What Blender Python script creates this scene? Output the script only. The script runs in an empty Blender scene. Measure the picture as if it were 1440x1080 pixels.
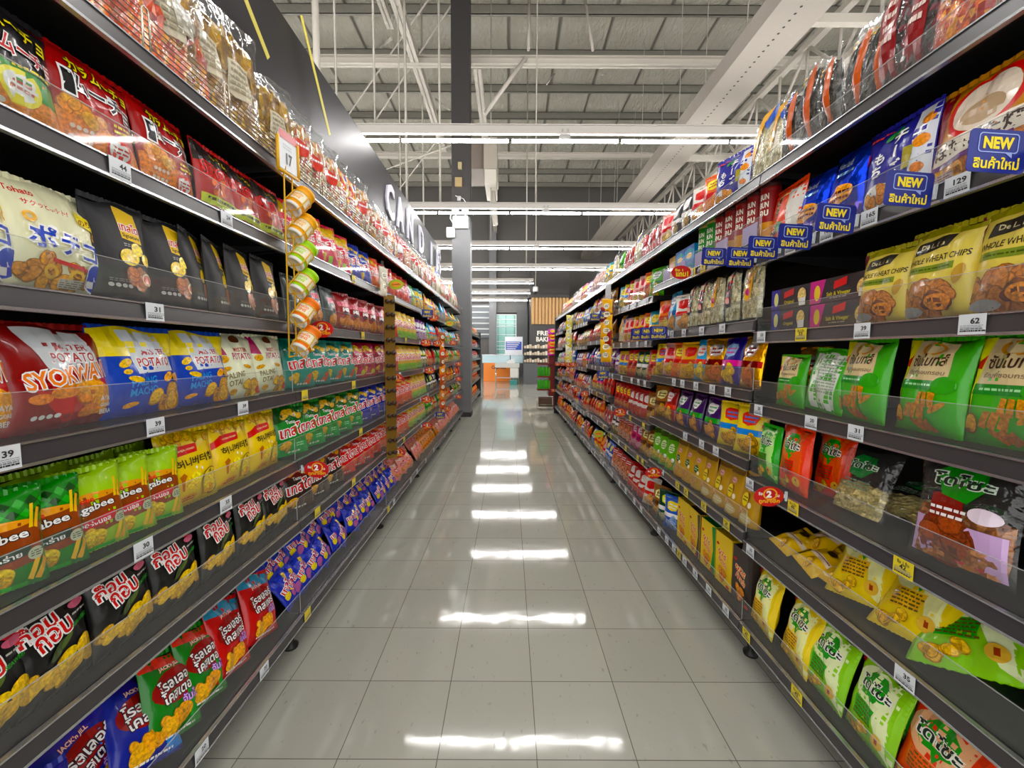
import bpy, bmesh, math, random
from mathutils import Vector, Matrix, noise
random.seed(11)
S = bpy.context.scene
COL = S.collection
PI = math.pi

# ---------------------------------------------------------------- camera
FP = 588.0                      # focal length in pixels of the 1440 x 1080 frame
H = 1.2416                      # eye height
TH = math.atan(45.0 / FP)       # pitch down
RO = 0.0042                     # roll
CX, CY = 715.8, 540.0
Fv = Vector((0, math.cos(TH), -math.sin(TH)))
U0 = Vector((0, math.sin(TH), math.cos(TH)))
R0 = Vector((1, 0, 0))
Uv = U0 * math.cos(RO) - R0 * math.sin(RO)
Rv = R0 * math.cos(RO) + U0 * math.sin(RO)
cam = bpy.data.cameras.new('camera')
cam.sensor_width = 36.0
cam.lens = FP / 1440 * 36
cam.shift_x = (720 - CX) / 1440
cam.clip_start = 0.02
cam.clip_end = 100
co = bpy.data.objects.new('camera', cam)
COL.objects.link(co)
m = Matrix((Rv, Uv, -Fv)).transposed().to_4x4()
m.translation = (0, 0, H)
co.matrix_world = m
S.camera = co

def ray(px, py):
    return Fv * FP + Rv * (px - CX) + Uv * (CY - py)

def at_x(px, py, X):
    """where the sight line of a frame point meets the plane x = X"""
    r = ray(px, py)
    k = X / r.x
    return Vector((X, r.y * k, H + r.z * k))

def at_y(px, py, Y):
    r = ray(px, py)
    k = Y / r.y
    return Vector((r.x * k, Y, H + r.z * k))

def y_on(px, X, z):
    """depth at which a point at side distance X and height z shows in frame column px"""
    A = px - CX
    # (X Rx + Y*0 + (z-H) Rz) FP = A * (Y Fy + (z-H) Fz)
    num = FP * (X * Rv.x + (z - H) * Rv.z)
    # Rv.y, Fv.y
    return (num - A * (z - H) * Fv.z) / (A * Fv.y - FP * Rv.y)

# ---------------------------------------------------------------- colour
def lin(c):
    if isinstance(c, str):
        c = c.lstrip('#')
        if len(c) == 3: c = ''.join(x + x for x in c)
        c = [int(c[i:i + 2], 16) / 255 for i in (0, 2, 4)]
    return tuple((x / 12.92 if x <= 0.04045 else ((x + 0.055) / 1.055) ** 2.4) for x in c[:3]) + (1.0,)

def ink(c, k=1.3, g0=1.28):
    """printing colours are purer than the hex picks"""
    r = lin(c) if isinstance(c, str) else c
    g = 0.25 * r[0] + 0.6 * r[1] + 0.15 * r[2]
    return tuple(max(0.0, min(.93, (g + (x - g) * k) * g0)) for x in r[:3]) + (1.0,)

# ---------------------------------------------------------------- materials
MATS = {}
def new_mat(name):
    mt = bpy.data.materials.new(name)
    mt.use_nodes = True
    nt = mt.node_tree
    b = nt.nodes['Principled BSDF']
    MATS[name] = mt
    return mt, nt, b

def N(nt, kind, **kw):
    n = nt.nodes.new(kind)
    for k, v in kw.items():
        if k in n.inputs:
            n.inputs[k].default_value = v
        else:
            setattr(n, k, v)
    return n

def add_bump(nt, b, scale, strength, dist=0.002, detail=3.0, stretch=None, rand=False, kind='noise'):
    tc = N(nt, 'ShaderNodeTexCoord')
    src = tc.outputs['Object']
    if rand:
        oi = N(nt, 'ShaderNodeObjectInfo')
        ml = N(nt, 'ShaderNodeMath', operation='MULTIPLY')
        ml.inputs[1].default_value = 37.0
        nt.links.new(oi.outputs['Random'], ml.inputs[0])
        ad = N(nt, 'ShaderNodeVectorMath', operation='ADD')
        nt.links.new(src, ad.inputs[0])
        nt.links.new(ml.outputs[0], ad.inputs[1])
        src = ad.outputs[0]
    if stretch:
        mp = N(nt, 'ShaderNodeMapping')
        mp.inputs['Scale'].default_value = stretch
        nt.links.new(src, mp.inputs['Vector'])
        src = mp.outputs[0]
    if kind == 'noise':
        tx = N(nt, 'ShaderNodeTexNoise')
        tx.inputs['Scale'].default_value = scale
        tx.inputs['Detail'].default_value = detail
        out = tx.outputs['Fac']
    else:
        tx = N(nt, 'ShaderNodeTexVoronoi')
        tx.inputs['Scale'].default_value = scale
        out = tx.outputs['Distance']
    nt.links.new(src, tx.inputs['Vector'])
    bp = N(nt, 'ShaderNodeBump')
    bp.inputs['Strength'].default_value = strength
    bp.inputs['Distance'].default_value = dist
    nt.links.new(out, bp.inputs['Height'])
    nt.links.new(bp.outputs[0], b.inputs['Normal'])
    return bp

def plain(name, col, rough=0.5, metal=0.0, bump=None, spec=0.5, vary=0.0, emit=None):
    mt, nt, b = new_mat(name)
    b.inputs['Base Color'].default_value = lin(col)
    b.inputs['Roughness'].default_value = rough
    b.inputs['Metallic'].default_value = metal
    b.inputs['Specular IOR Level'].default_value = spec
    if vary:
        tc = N(nt, 'ShaderNodeTexCoord')
        tx = N(nt, 'ShaderNodeTexNoise')
        tx.inputs['Scale'].default_value = 14.0
        tx.inputs['Detail'].default_value = 4.0
        nt.links.new(tc.outputs['Object'], tx.inputs['Vector'])
        mx = N(nt, 'ShaderNodeMix', data_type='RGBA')
        c = lin(col)
        mx.inputs[6].default_value = tuple(max(0, x * (1 - vary)) for x in c[:3]) + (1,)
        mx.inputs[7].default_value = tuple(min(1, x * (1 + vary)) for x in c[:3]) + (1,)
        nt.links.new(tx.outputs['Fac'], mx.inputs[0])
        nt.links.new(mx.outputs[2], b.inputs['Base Color'])
    if bump:
        add_bump(nt, b, *bump)
    if emit:
        b.inputs['Emission Color'].default_value = lin(emit[0])
        b.inputs['Emission Strength'].default_value = emit[1]
    return mt

def attr_film(name, rough, metal=0.0, food=False, bumpy=1.0, coat=0.0):
    mt, nt, b = new_mat(name)
    at = N(nt, 'ShaderNodeAttribute', attribute_name='Col')
    out = at.outputs['Color']
    if food:
        tc = N(nt, 'ShaderNodeTexCoord')
        tx = N(nt, 'ShaderNodeTexNoise')
        tx.inputs['Scale'].default_value = 160.0
        tx.inputs['Detail'].default_value = 4.0
        nt.links.new(tc.outputs['Object'], tx.inputs['Vector'])
        rm = N(nt, 'ShaderNodeMapRange')
        rm.inputs[1].default_value = 0.3
        rm.inputs[2].default_value = 0.7
        rm.inputs[3].default_value = 0.55
        rm.inputs[4].default_value = 1.35
        nt.links.new(tx.outputs['Fac'], rm.inputs[0])
        vm = N(nt, 'ShaderNodeVectorMath', operation='SCALE')
        nt.links.new(out, vm.inputs[0])
        nt.links.new(rm.outputs[0], vm.inputs['Scale'])
        out = vm.outputs[0]
    nt.links.new(out, b.inputs['Base Color'])
    b.inputs['Roughness'].default_value = rough
    b.inputs['Metallic'].default_value = metal
    b.inputs['Coat Weight'].default_value = coat
    b.inputs['Coat Roughness'].default_value = 0.07
    b.inputs['Specular IOR Level'].default_value = 0.35
    if bumpy:
        add_bump(nt, b, 26.0, 0.7 * bumpy, 0.009, 2.5, (1.0, 1.0, 0.55), True)
    return mt

FILM = attr_film('printed_glossy_film', 0.3, coat=0.28)
MATTE = attr_film('printed_matte_film', 0.5, bumpy=0.5)
FOIL = attr_film('printed_foil', 0.22, 0.75, bumpy=1.5)
FOOD = attr_film('printed_food_picture', 0.3, food=True, coat=0.25, bumpy=0.8)
CARD = attr_film('printed_card', 0.45, bumpy=0)

def clear_mat(name, tint=(0.97, 0.98, 0.98), milk=0.04, lo=0.06, hi=0.55, rough=0.08, bump=None, rand=False):
    mt, nt, b = new_mat(name)
    out = nt.nodes['Material Output']
    b.inputs['Base Color'].default_value = (.8, .8, .8, 1)
    b.inputs['Roughness'].default_value = 0.5
    gl = N(nt, 'ShaderNodeBsdfGlossy')
    gl.inputs['Roughness'].default_value = rough
    gl.inputs['Color'].default_value = (.95, .95, .95, 1)
    lw = N(nt, 'ShaderNodeLayerWeight')
    lw.inputs['Blend'].default_value = 0.3
    if bump:
        bp = add_bump(nt, gl, bump[0], bump[1], bump[2], 3.0, None, rand)
        nt.links.new(bp.outputs[0], lw.inputs['Normal'])
    tr = N(nt, 'ShaderNodeBsdfTransparent')
    tr.inputs['Color'].default_value = tuple(tint) + (1,)
    m0 = N(nt, 'ShaderNodeMixShader'); m0.inputs[0].default_value = milk
    nt.links.new(tr.outputs[0], m0.inputs[1]); nt.links.new(b.outputs[0], m0.inputs[2])
    mx = N(nt, 'ShaderNodeMixShader')
    mr = N(nt, 'ShaderNodeMapRange')
    mr.inputs[3].default_value = lo
    mr.inputs[4].default_value = hi
    nt.links.new(lw.outputs['Fresnel'], mr.inputs[0])
    gm = N(nt, 'ShaderNodeNewGeometry'); inv = N(nt, 'ShaderNodeMath', operation='SUBTRACT'); inv.inputs[0].default_value = 1.0
    nt.links.new(gm.outputs['Backfacing'], inv.inputs[1])
    fm = N(nt, 'ShaderNodeMath', operation='MULTIPLY'); nt.links.new(mr.outputs[0], fm.inputs[0]); nt.links.new(inv.outputs[0], fm.inputs[1])
    nt.links.new(fm.outputs[0], mx.inputs[0])
    nt.links.new(m0.outputs[0], mx.inputs[1])
    nt.links.new(gl.outputs[0], mx.inputs[2])
    nt.links.new(mx.outputs[0], out.inputs['Surface'])
    return mt

CLEAR = clear_mat('clear_crinkled_film', milk=0.015, lo=0.03, hi=0.6, rough=0.09, bump=(24.0, 1.0, 0.014), rand=True)
ACRYL = clear_mat('clear_acrylic', tint=(0.94, 0.95, 0.94), milk=0.035, lo=0.02, hi=0.42, rough=0.05)

# ---------------------------------------------------------------- mesh builder
class MB:
    def __init__(s):
        s.v, s.f, s.m, s.c, s.sm = [], [], [], [], []
    def face(s, idx, mat=0, col=None, smooth=False):
        s.f.append(tuple(idx)); s.m.append(mat); s.c.append(col); s.sm.append(smooth)
    def box(s, a, b, mat=0, col=None, M=None):
        x0, y0, z0 = (min(a[i], b[i]) for i in range(3))
        x1, y1, z1 = (max(a[i], b[i]) for i in range(3))
        k = len(s.v)
        vs = [(x0, y0, z0), (x1, y0, z0), (x1, y1, z0), (x0, y1, z0), (x0, y0, z1), (x1, y0, z1), (x1, y1, z1), (x0, y1, z1)]
        s.v += [tuple(M @ Vector(p)) for p in vs] if M else vs
        for q in ((0, 3, 2, 1), (4, 5, 6, 7), (0, 1, 5, 4), (1, 2, 6, 5), (2, 3, 7, 6), (3, 0, 4, 7)):
            s.face([k + i for i in q], mat, col)
        return s
    def tube(s, pts, r, n=8, mat=0, col=None, closed=False, caps=True):
        pts = [Vector(p) for p in pts]
        k0 = len(s.v)
        L = len(pts)
        up = None
        for i, p in enumerate(pts):
            if closed:
                t = pts[(i + 1) % L] - pts[i - 1]
            else:
                t = pts[min(i + 1, L - 1)] - pts[max(i - 1, 0)]
            t.normalize()
            if up is None or abs(up.dot(t)) > 0.95:
                up = Vector((0, 0, 1)) if abs(t.z) < 0.9 else Vector((1, 0, 0))
            a = t.cross(up).normalized()
            bb = a.cross(t).normalized()
            up = bb
            rr = r[i] if isinstance(r, (list, tuple)) else r
            for j in range(n):
                w = 2 * PI * j / n
                s.v.append(tuple(p + a * (rr * math.cos(w)) + bb * (rr * math.sin(w))))
        segs = L if closed else L - 1
        for i in range(segs):
            for j in range(n):
                i2 = (i + 1) % L
                s.face((k0 + i * n + j, k0 + i * n + (j + 1) % n, k0 + i2 * n + (j + 1) % n, k0 + i2 * n + j), mat, col, n > 5)
        if caps and not closed:
            s.face([k0 + j for j in reversed(range(n))], mat, col)
            s.face([k0 + (L - 1) * n + j for j in range(n)], mat, col)
        return s
    def lathe(s, prof, n=24, mat=0, col=None, M=None, cols=None):
        k0 = len(s.v)
        for (r, z) in prof:
            for j in range(n):
                w = 2 * PI * j / n
                p = Vector((r * math.cos(w), r * math.sin(w), z))
                s.v.append(tuple(M @ p) if M else tuple(p))
        for i in range(len(prof) - 1):
            cc = cols[i] if cols else col
            for j in range(n):
                s.face((k0 + i * n + j, k0 + i * n + (j + 1) % n, k0 + (i + 1) * n + (j + 1) % n, k0 + (i + 1) * n + j), mat, cc, True)
        return s
    def prism(s, pts2, d0, d1, axis='y', mat=0, col=None):
        """polygon in two axes pushed along the third"""
        k = len(s.v)
        n = len(pts2)
        def mk(a, b, d):
            return {'x': (d, a, b), 'y': (a, d, b), 'z': (a, b, d)}[axis]
        s.v += [mk(a, b, d0) for a, b in pts2] + [mk(a, b, d1) for a, b in pts2]
        s.face([k + i for i in range(n)], mat, col)
        s.face([k + n + i for i in reversed(range(n))], mat, col)
        for i in range(n):
            j = (i + 1) % n
            s.face((k + i, k + n + i, k + n + j, k + j), mat, col)
        return s
    def mesh(s, name, mats, fix=True):
        me = bpy.data.meshes.new(name)
        me.from_pydata(s.v, [], s.f)
        for mt in (mats if isinstance(mats, (list, tuple)) else [mats]):
            me.materials.append(mt)
        me.polygons.foreach_set('material_index', s.m)
        me.polygons.foreach_set('use_smooth', s.sm)
        if any(c is not None for c in s.c):
            at = me.attributes.new('Col', 'FLOAT_COLOR', 'CORNER')
            buf = []
            for f, c in zip(s.f, s.c):
                cc = ink(c) if isinstance(c, str) else (ink(c) if c else (0.5, 0.5, 0.5, 1))
                buf.extend(cc * len(f))
            at.data.foreach_set('color', buf)
        me.update()
        if fix:
            bm = bmesh.new(); bm.from_mesh(me)
            bmesh.ops.recalc_face_normals(bm, faces=bm.faces)
            bm.to_mesh(me); bm.free()
        return me

def tag(o, label=None, cat=None, group=None, kind=None):
    if label: o['label'] = label
    if cat: o['category'] = cat
    if group: o['group'] = group
    if kind: o['kind'] = kind
    return o

def link(name, data, parent=None, loc=None, rot=None):
    o = bpy.data.objects.new(name, data)
    COL.objects.link(o)
    if loc is not None: o.location = loc
    if rot is not None: o.rotation_euler = rot
    if parent is not None: o.parent = parent
    return o

def obj(name, mb, mats, parent=None, bevel=0.0, loc=None, rot=None):
    me = mb.mesh(name, mats)
    o = link(name, me, parent, loc, rot)
    if bevel:
        b = o.modifiers.new('edge', 'BEVEL')
        b.width = bevel; b.segments = 2; b.limit_method = 'ANGLE'; b.angle_limit = 0.8
    return o

def empty(name, loc=(0, 0, 0), rot=(0, 0, 0)):
    return link(name, None, None, loc, rot)

def struct(name, mb, mats, **kw):
    o = obj(name, mb, mats, **kw)
    o['kind'] = 'structure'
    return o

def copy_tree(o, parent=None):
    c = o.copy(); COL.objects.link(c)
    if parent is not None: c.parent = parent
    for ch in list(o.children):
        copy_tree(ch, c)
    return c

# ---------------------------------------------------------------- lettering
_TX = {}
def text_geo(s, bold=0.0, shear=0.0, space=1.0):
    k = (s, bold, shear, space)
    if k in _TX: return _TX[k]
    c = bpy.data.curves.new('lettering', 'FONT')
    c.body = s; c.size = 1.0; c.resolution_u = 2; c.offset = bold; c.shear = shear; c.space_character = space
    c.align_x = 'CENTER'
    c.space_line = 0.8
    o = bpy.data.objects.new('lettering', c)
    COL.objects.link(o)
    dg = bpy.context.evaluated_depsgraph_get()
    me = bpy.data.meshes.new_from_object(o.evaluated_get(dg))
    vs = [(v.co.x, v.co.y) for v in me.vertices]
    fs = [tuple(p.vertices) for p in me.polygons]
    bpy.data.objects.remove(o); bpy.data.curves.remove(c); bpy.data.meshes.remove(me)
    if not vs:
        vs, fs = [(0, 0), (0.1, 0), (0.1, 0.1)], [(0, 1, 2)]
    x0 = min(v[0] for v in vs); x1 = max(v[0] for v in vs)
    y0 = min(v[1] for v in vs); y1 = max(v[1] for v in vs)
    cx, cy = (x0 + x1) / 2, (y0 + y1) / 2
    vs = [(x - cx, y - cy) for x, y in vs]
    _TX[k] = (vs, fs, x1 - x0, y1 - y0)
    return _TX[k]

def text_fit(s, cx, cy, w, h=None, rot=0.0, bold=0.02, shear=0.0, ref=None):
    """2-D vertices and faces of lettering fitted to a width (and height)"""
    vs, fs, tw, thh = text_geo(s, bold, shear)
    rw, rh = tw, thh
    if ref is not None:
        _, _, rw, rh = text_geo(s, ref, shear)
    sx = w / max(rw, 1e-6)
    sy = sx if h is None else h / max(rh, 1e-6)
    ca, sa = math.cos(rot), math.sin(rot)
    out = []
    for x, y in vs:
        x, y = x * sx, y * sy
        out.append((cx + x * ca - y * sa, cy + x * sa + y * ca))
    return out, fs

def flat_text(mb, s, M, w, h=None, mat=0, col=None, bold=0.02, off=0.0):
    """lettering as thin flat faces in the local x-y plane of M"""
    vs, fs = text_fit(s, 0, 0, w, h, 0, bold)
    k = len(mb.v)
    mb.v += [tuple(M @ Vector((x, y, off))) for x, y in vs]
    for f in fs:
        mb.face([k + i for i in f], mat, col)
# ---------------------------------------------------------------- packs
def cl(x, a=0.0, b=1.0): return max(a, min(b, x))

def surf(style, w, h, t, seed):
    """half thickness and side pull of a filled pack at (u in -1..1, v in 0..1)"""
    rnd = random.Random(seed)
    ph = [rnd.uniform(0, 6.28) for _ in range(6)]
    kk = [rnd.uniform(5, 8), rnd.uniform(8, 13)]
    s = 0.055
    def th(u, v):
        if style == 'pouch':
            q = cl(v / 0.94)
            fu = max(0.0, 1 - abs(u) ** 3.0) ** 0.6
            fv = cl((1 - q) * 2.2) ** 0.55 * (0.62 + 0.38 * (1 - q))
            base = t / 2 * fu * fv + 0.0012
            return base + 0.0012 * math.sin(u * kk[0] + ph[0] + 4 * v) * fu * fv
        if style == 'block':
            fu = max(0.0, 1 - abs(u) ** 8) ** 0.5
            fv = cl((1 - v) / 0.16) ** 0.6
            return t / 2 * fu * fv + 0.001
        q = cl((v - s) / (1 - 2 * s))
        fv = math.sin(PI * q) ** 0.5 if 0 < q < 1 else 0.0
        fv *= 1.0 - 0.22 * (q - 0.35)
        fu = max(0.0, 1 - abs(u) ** 2.4) ** 0.62
        a = t / 2 * fu * fv
        e = min(v - s, 1 - s - v)
        if e > 0:
            d = math.exp(-e / 0.11) * min(1, e / 0.03)
            a += 0.0058 * d * fu * math.sin(u * kk[1] + ph[1]) + 0.0034 * d * fu * math.sin(u * 21 + ph[2])
            a += 0.003 * fu * fv * math.sin(u * kk[0] + ph[3] + v * 7) + 0.0024 * fu * fv * math.sin(v * 15 + ph[4] - u * 5)
        return max(a, 0.0) + 0.0008
    def xs(v):
        if style == 'block': return 1.0
        if style == 'pouch': return 1.0 - 0.03 * math.sin(PI * cl(v))
        q = cl((v - s) / (1 - 2 * s))
        return 1.0 - 0.075 * math.sin(PI * q) ** 0.7 if 0 < q < 1 else 1.0
    def sag(u, v):
        """the sealed ends are never quite straight"""
        if style == 'block': return 0.0
        return (0.006 * math.sin(u * 2.1 + ph[5]) + 0.003 * math.sin(u * 5 + ph[0])) * cl((v - 0.85) / 0.15)
    return th, xs, sag

def ell(cx, cz, rx, rz, rot=0.0, n=20):
    ca, sa = math.cos(rot), math.sin(rot)
    return [(cx + rx * math.cos(2 * PI * i / n) * ca - rz * math.sin(2 * PI * i / n) * sa,
             cz + rx * math.cos(2 * PI * i / n) * sa + rz * math.sin(2 * PI * i / n) * ca) for i in range(n)]

def art(layers, w, h):
    """printed picture -> list of (verts, faces, colour, material slot), lower first; metres in the pack's face"""
    W = w / 2
    out = []
    for L in layers:
        k = L[0]
        if k == 'r':
            _, x0, z0, x1, z1, c = L[:6]
            out.append(([(x0 * W, z0 * h), (x1 * W, z0 * h), (x1 * W, z1 * h), (x0 * W, z1 * h)], [(0, 1, 2, 3)], c, L[6] if len(L) > 6 else 0))
        elif k == 'p':
            pts = [(x * W, z * h) for x, z in L[1]]
            out.append((pts, [tuple(range(len(pts)))], L[2], L[3] if len(L) > 3 else 0))
        elif k == 'e':
            _, cx, cz, rx, rz, c = L[:6]
            pts = ell(cx * W, cz * h, rx * W, rz * h, L[6] if len(L) > 6 else 0)
            out.append((pts, [tuple(range(len(pts)))], c, L[7] if len(L) > 7 else 0))
        elif k == 'o':          # ring
            _, cx, cz, rx, rz, f, c = L[:7]
            a = ell(cx * W, cz * h, rx * W, rz * h, n=28); b = ell(cx * W, cz * h, rx * W * f, rz * h * f, n=28)
            out.append((a + b, [(i, (i + 1) % 28, 28 + (i + 1) % 28, 28 + i) for i in range(28)], c, 0))
        elif k == 't':          # text, x, z, width, colour, outline, rot, height
            _, s, cx, cz, wd, c = L[:6]
            ol = L[6] if len(L) > 6 else None
            rot = L[7] if len(L) > 7 else 0.0
            hh = L[8] * h if len(L) > 8 and L[8] else None
            b0 = 0.022
            if ol:
                vs, fs = text_fit(s, cx * W, cz * h, wd * W, hh, rot, 0.085, ref=b0)
                out.append((vs, fs, ol, 0))
            vs, fs = text_fit(s, cx * W, cz * h, wd * W, hh, rot, b0)
            out.append((vs, fs, c, 0))
        elif k == 'v':          # lettering set downwards: text, x, top z, size (share of height), colour, outline
            _, s, cx, cz, sz, c = L[:6]
            ol = L[6] if len(L) > 6 else None
            for q, ch in enumerate(s):
                z = (cz - q * sz * 1.02) * h
                if ch == '|':
                    out.append(([(cx * W - .08 * sz * h, z - .4 * sz * h), (cx * W + .08 * sz * h, z - .4 * sz * h), (cx * W + .08 * sz * h, z + .4 * sz * h), (cx * W - .08 * sz * h, z + .4 * sz * h)], [(0, 1, 2, 3)], c, 0)); continue
                if ol:
                    vs, fs = text_fit(ch, cx * W, z, sz * h * .95, sz * h * .9, 0, .085, ref=.03); out.append((vs, fs, ol, 0))
                vs, fs = text_fit(ch, cx * W, z, sz * h * .95, sz * h * .9, 0, .03); out.append((vs, fs, c, 0))
        elif k == 'c':          # pile of crisps
            _, cx, cz, rx, rz, n, c = L[:7]
            rnd = random.Random(n * 31 + int(cx * 50) + int(cz * 70))
            base = lin(c)
            for i in range(n):
                a = rnd.uniform(0, 6.28); q = rnd.uniform(0, 0.75) ** 0.7
                ex, ez = cx * W + math.cos(a) * q * rx * W, cz * h + math.sin(a) * q * rz * h
                r = rnd.uniform(0.42, 0.6) * min(rx * W, rz * h * 1.2)
                ro = rnd.uniform(0, 3)
                f = rnd.uniform(0.75, 1.2)
                out.append((ell(ex, ez, r * 1.12, r * 0.8, ro, 14), [tuple(range(14))], tuple(x * 0.45 * f for x in base[:3]) + (1,), 3))
                out.append((ell(ex, ez + r * 0.05, r * 0.98, r * 0.67, ro, 14), [tuple(range(14))], tuple(min(1, x * f) for x in base[:3]) + (1,), 3))
        elif k == 'n':          # nutrition boxes
            _, cx, cz, wd, c = L[:5]
            for i in range(4):
                x = cx + (i - 1.5) * wd / 4
                out.append((ell(x * W, cz * h, wd / 9.5 * W, 0.022 * h, 0, 10), [tuple(range(10))], c, 0))
        elif k == 'l':          # lines of small print
            _, cx, cz, wd, n, gap, c = L[:7]
            rnd = random.Random(n + int(cx * 90))
            for i in range(n):
                x = (cx - wd / 2) * W; z = (cz - i * gap) * h
                while x < (cx + wd / 2) * W:
                    ln = rnd.uniform(0.04, 0.16) * W
                    out.append(([(x, z), (x + ln, z), (x + ln, z + gap * 0.45 * h), (x, z + gap * 0.45 * h)], [(0, 1, 2, 3)], c, 0))
                    x += ln + 0.03 * W
    return out

def flatten_art(items, w, h, nu, nv, x_lim=0.985):
    """cut the print along the pack's grid so that it follows the bulge"""
    bm = bmesh.new()
    lay = bm.faces.layers.int.new('n')
    for n, (vs, fs, c, mt) in enumerate(items):
        bv = [bm.verts.new((x, 0.0, z)) for x, z in vs]
        for f in fs:
            try:
                bf = bm.faces.new([bv[i] for i in f])
                bf[lay] = n
            except ValueError:
                pass
    def cut(co, no, clear=False):
        bmesh.ops.bisect_plane(bm, geom=bm.verts[:] + bm.edges[:] + bm.faces[:], dist=1e-6, plane_co=co, plane_no=no, clear_outer=clear)
    cut((w / 2 * x_lim, 0, 0), (1, 0, 0), True)
    cut((-w / 2 * x_lim, 0, 0), (-1, 0, 0), True)
    cut((0, 0, h * 0.995), (0, 0, 1), True)
    cut((0, 0, h * 0.005), (0, 0, -1), True)
    for i in range(1, nu):
        cut((w * (i / nu - 0.5), 0, 0), (1, 0, 0))
    for j in range(1, nv):
        cut((0, 0, h * j / nv), (0, 0, 1))
    bm.verts.ensure_lookup_table()
    res = []
    for f in bm.faces:
        res.append((f[lay], [(v.co.x, v.co.z) for v in f.verts]))
    bm.free()
    return res

def pack_mesh(name, w, h, t, base, layers=(), style='pillow', slot=0, back=None, nu=12, nv=14, seed=1, shear=0.0):
    """one filled pack, print included; origin at the middle of its foot, face towards -y"""
    th, xs, sag = surf(style, w, h, t, seed)
    mb = MB()
    T = [[th(2 * i / nu - 1, j / nv) for i in range(nu + 1)] for j in range(nv + 1)]
    def pos(i, j, side):
        u, v = 2 * i / nu - 1, j / nv
        y = T[j][i] if side else -T[j][i]
        if style == 'pillow': y += 0.0
        return (u * w / 2 * xs(v), y, v * h + sag(u, v))
    idx = {}
    for side in (0, 1):
        for j in range(nv + 1):
            for i in range(nu + 1):
                idx[side, i, j] = len(mb.v)
                mb.v.append(pos(i, j, side))
    for side in (0, 1):
        for j in range(nv):
            for i in range(nu):
                q = [idx[side, i, j], idx[side, i + 1, j], idx[side, i + 1, j + 1], idx[side, i, j + 1]]
                if side: q.reverse()
                mb.face(q, slot, (back or base) if side else base, True)
    rim = [(i, 0) for i in range(nu)] + [(nu, j) for j in range(nv)] + [(i, nv) for i in range(nu, 0, -1)] + [(0, j) for j in range(nv, 0, -1)]
    for a in range(len(rim)):
        b = (a + 1) % len(rim)
        mb.face([idx[0, *rim[b]], idx[0, *rim[a]], idx[1, *rim[a]], idx[1, *rim[b]]], slot, base, True)
    items = art(layers, w, h)
    if items:
        off = [0.0007 + 0.00022 * n for n in range(len(items))]
        # neighbouring crisps need not climb for ever
        top = max(off)
        sc = min(1.0, 0.0045 / top)
        for n, poly in flatten_art(items, w, h, nu, nv):
            k = len(mb.v)
            for (x, z) in poly:
                fi = cl((x / w + 0.5) * nu, 0, nu - 1e-6); fj = cl(z / h * nv, 0, nv - 1e-6)
                i, j = int(fi), int(fj); a, b = fi - i, fj - j
                tt = (T[j][i] * (1 - a) + T[j][i + 1] * a) * (1 - b) + (T[j + 1][i] * (1 - a) + T[j + 1][i + 1] * a) * b
                u, v = 2 * x / w, z / h
                mb.v.append((x * xs(v), -tt - off[n] * sc, z + sag(u, v)))
            ms = items[n][3]
            mb.face([k + q for q in range(len(poly))], slot if ms == 0 else ms, items[n][2], True)
    return mb.mesh(name, PACK_MATS, fix=False)

PACK_MATS = [FILM, MATTE, FOIL, FOOD, CARD]

def seal_mesh(name, w, col, slot, top=True):
    """the crimped strip closing a pack"""
    mb = MB()
    n = 30
    hh = 0.011
    for k in range(2):
        for i in range(n + 1):
            x = (i / n - 0.5) * w
            y = 0.0016 * math.sin(i * PI / 1.5)
            z = (0 if k == 0 else hh + (0.0018 if i % 2 else 0.0))
            mb.v.append((x, y, z))
    for i in range(n):
        mb.face((i, i + 1, n + 1 + i + 1, n + 1 + i), slot, col, False)
    k0 = len(mb.v)
    mb.v += [(x, y + 0.0012, z) for x, y, z in mb.v[:k0]]
    for i in range(n):
        mb.face((k0 + n + 1 + i, k0 + n + 1 + i + 1, k0 + i + 1, k0 + i), slot, col, False)
    return mb.mesh(name, PACK_MATS, fix=False)

def lump_mesh(name, w, h, t, cols, seed=3, slot=3):
    """what shows through a clear bag: a heap of pieces as one lumpy body"""
    rnd = random.Random(seed)
    mb = MB()
    nu, nv = 14, 12
    cs = [lin(c) for c in cols]
    g = {}
    for side in (0, 1):
        for j in range(nv + 1):
            for i in range(nu + 1):
                u, v = 2 * i / nu - 1, j / nv
                fu = max(0.0, 1 - abs(u) ** 3) ** 0.5
                fv = math.sin(PI * (0.08 + 0.86 * v)) ** 0.4 if v < 1 else 0.2
                d = t / 2 * fu * fv + rnd.uniform(-1, 1) * 0.0035 * fu
                g[side, i, j] = len(mb.v)
                mb.v.append((u * w / 2 + rnd.uniform(-.003, .003), d if side else -d, v * h * (1 - 0.08 * abs(u)) + rnd.uniform(-.004, .004) * (0 < j)))
    for side in (0, 1):
        for j in range(nv):
            for i in range(nu):
                q = [g[side, i, j], g[side, i + 1, j], g[side, i + 1, j + 1], g[side, i, j + 1]]
                if side: q.reverse()
                c = rnd.choice(cs); f = rnd.uniform(0.7, 1.2)
                mb.face(q, slot, tuple(min(1, x * f) for x in c[:3]) + (1,), False)
    rim = [(i, 0) for i in range(nu)] + [(nu, j) for j in range(nv)] + [(i, nv) for i in range(nu, 0, -1)] + [(0, j) for j in range(nv, 0, -1)]
    for a in range(len(rim)):
        b = (a + 1) % len(rim)
        mb.face([g[0, *rim[b]], g[0, *rim[a]], g[1, *rim[a]], g[1, *rim[b]]], slot, cs[0], False)
    return mb.mesh(name, PACK_MATS, fix=False)

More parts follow.
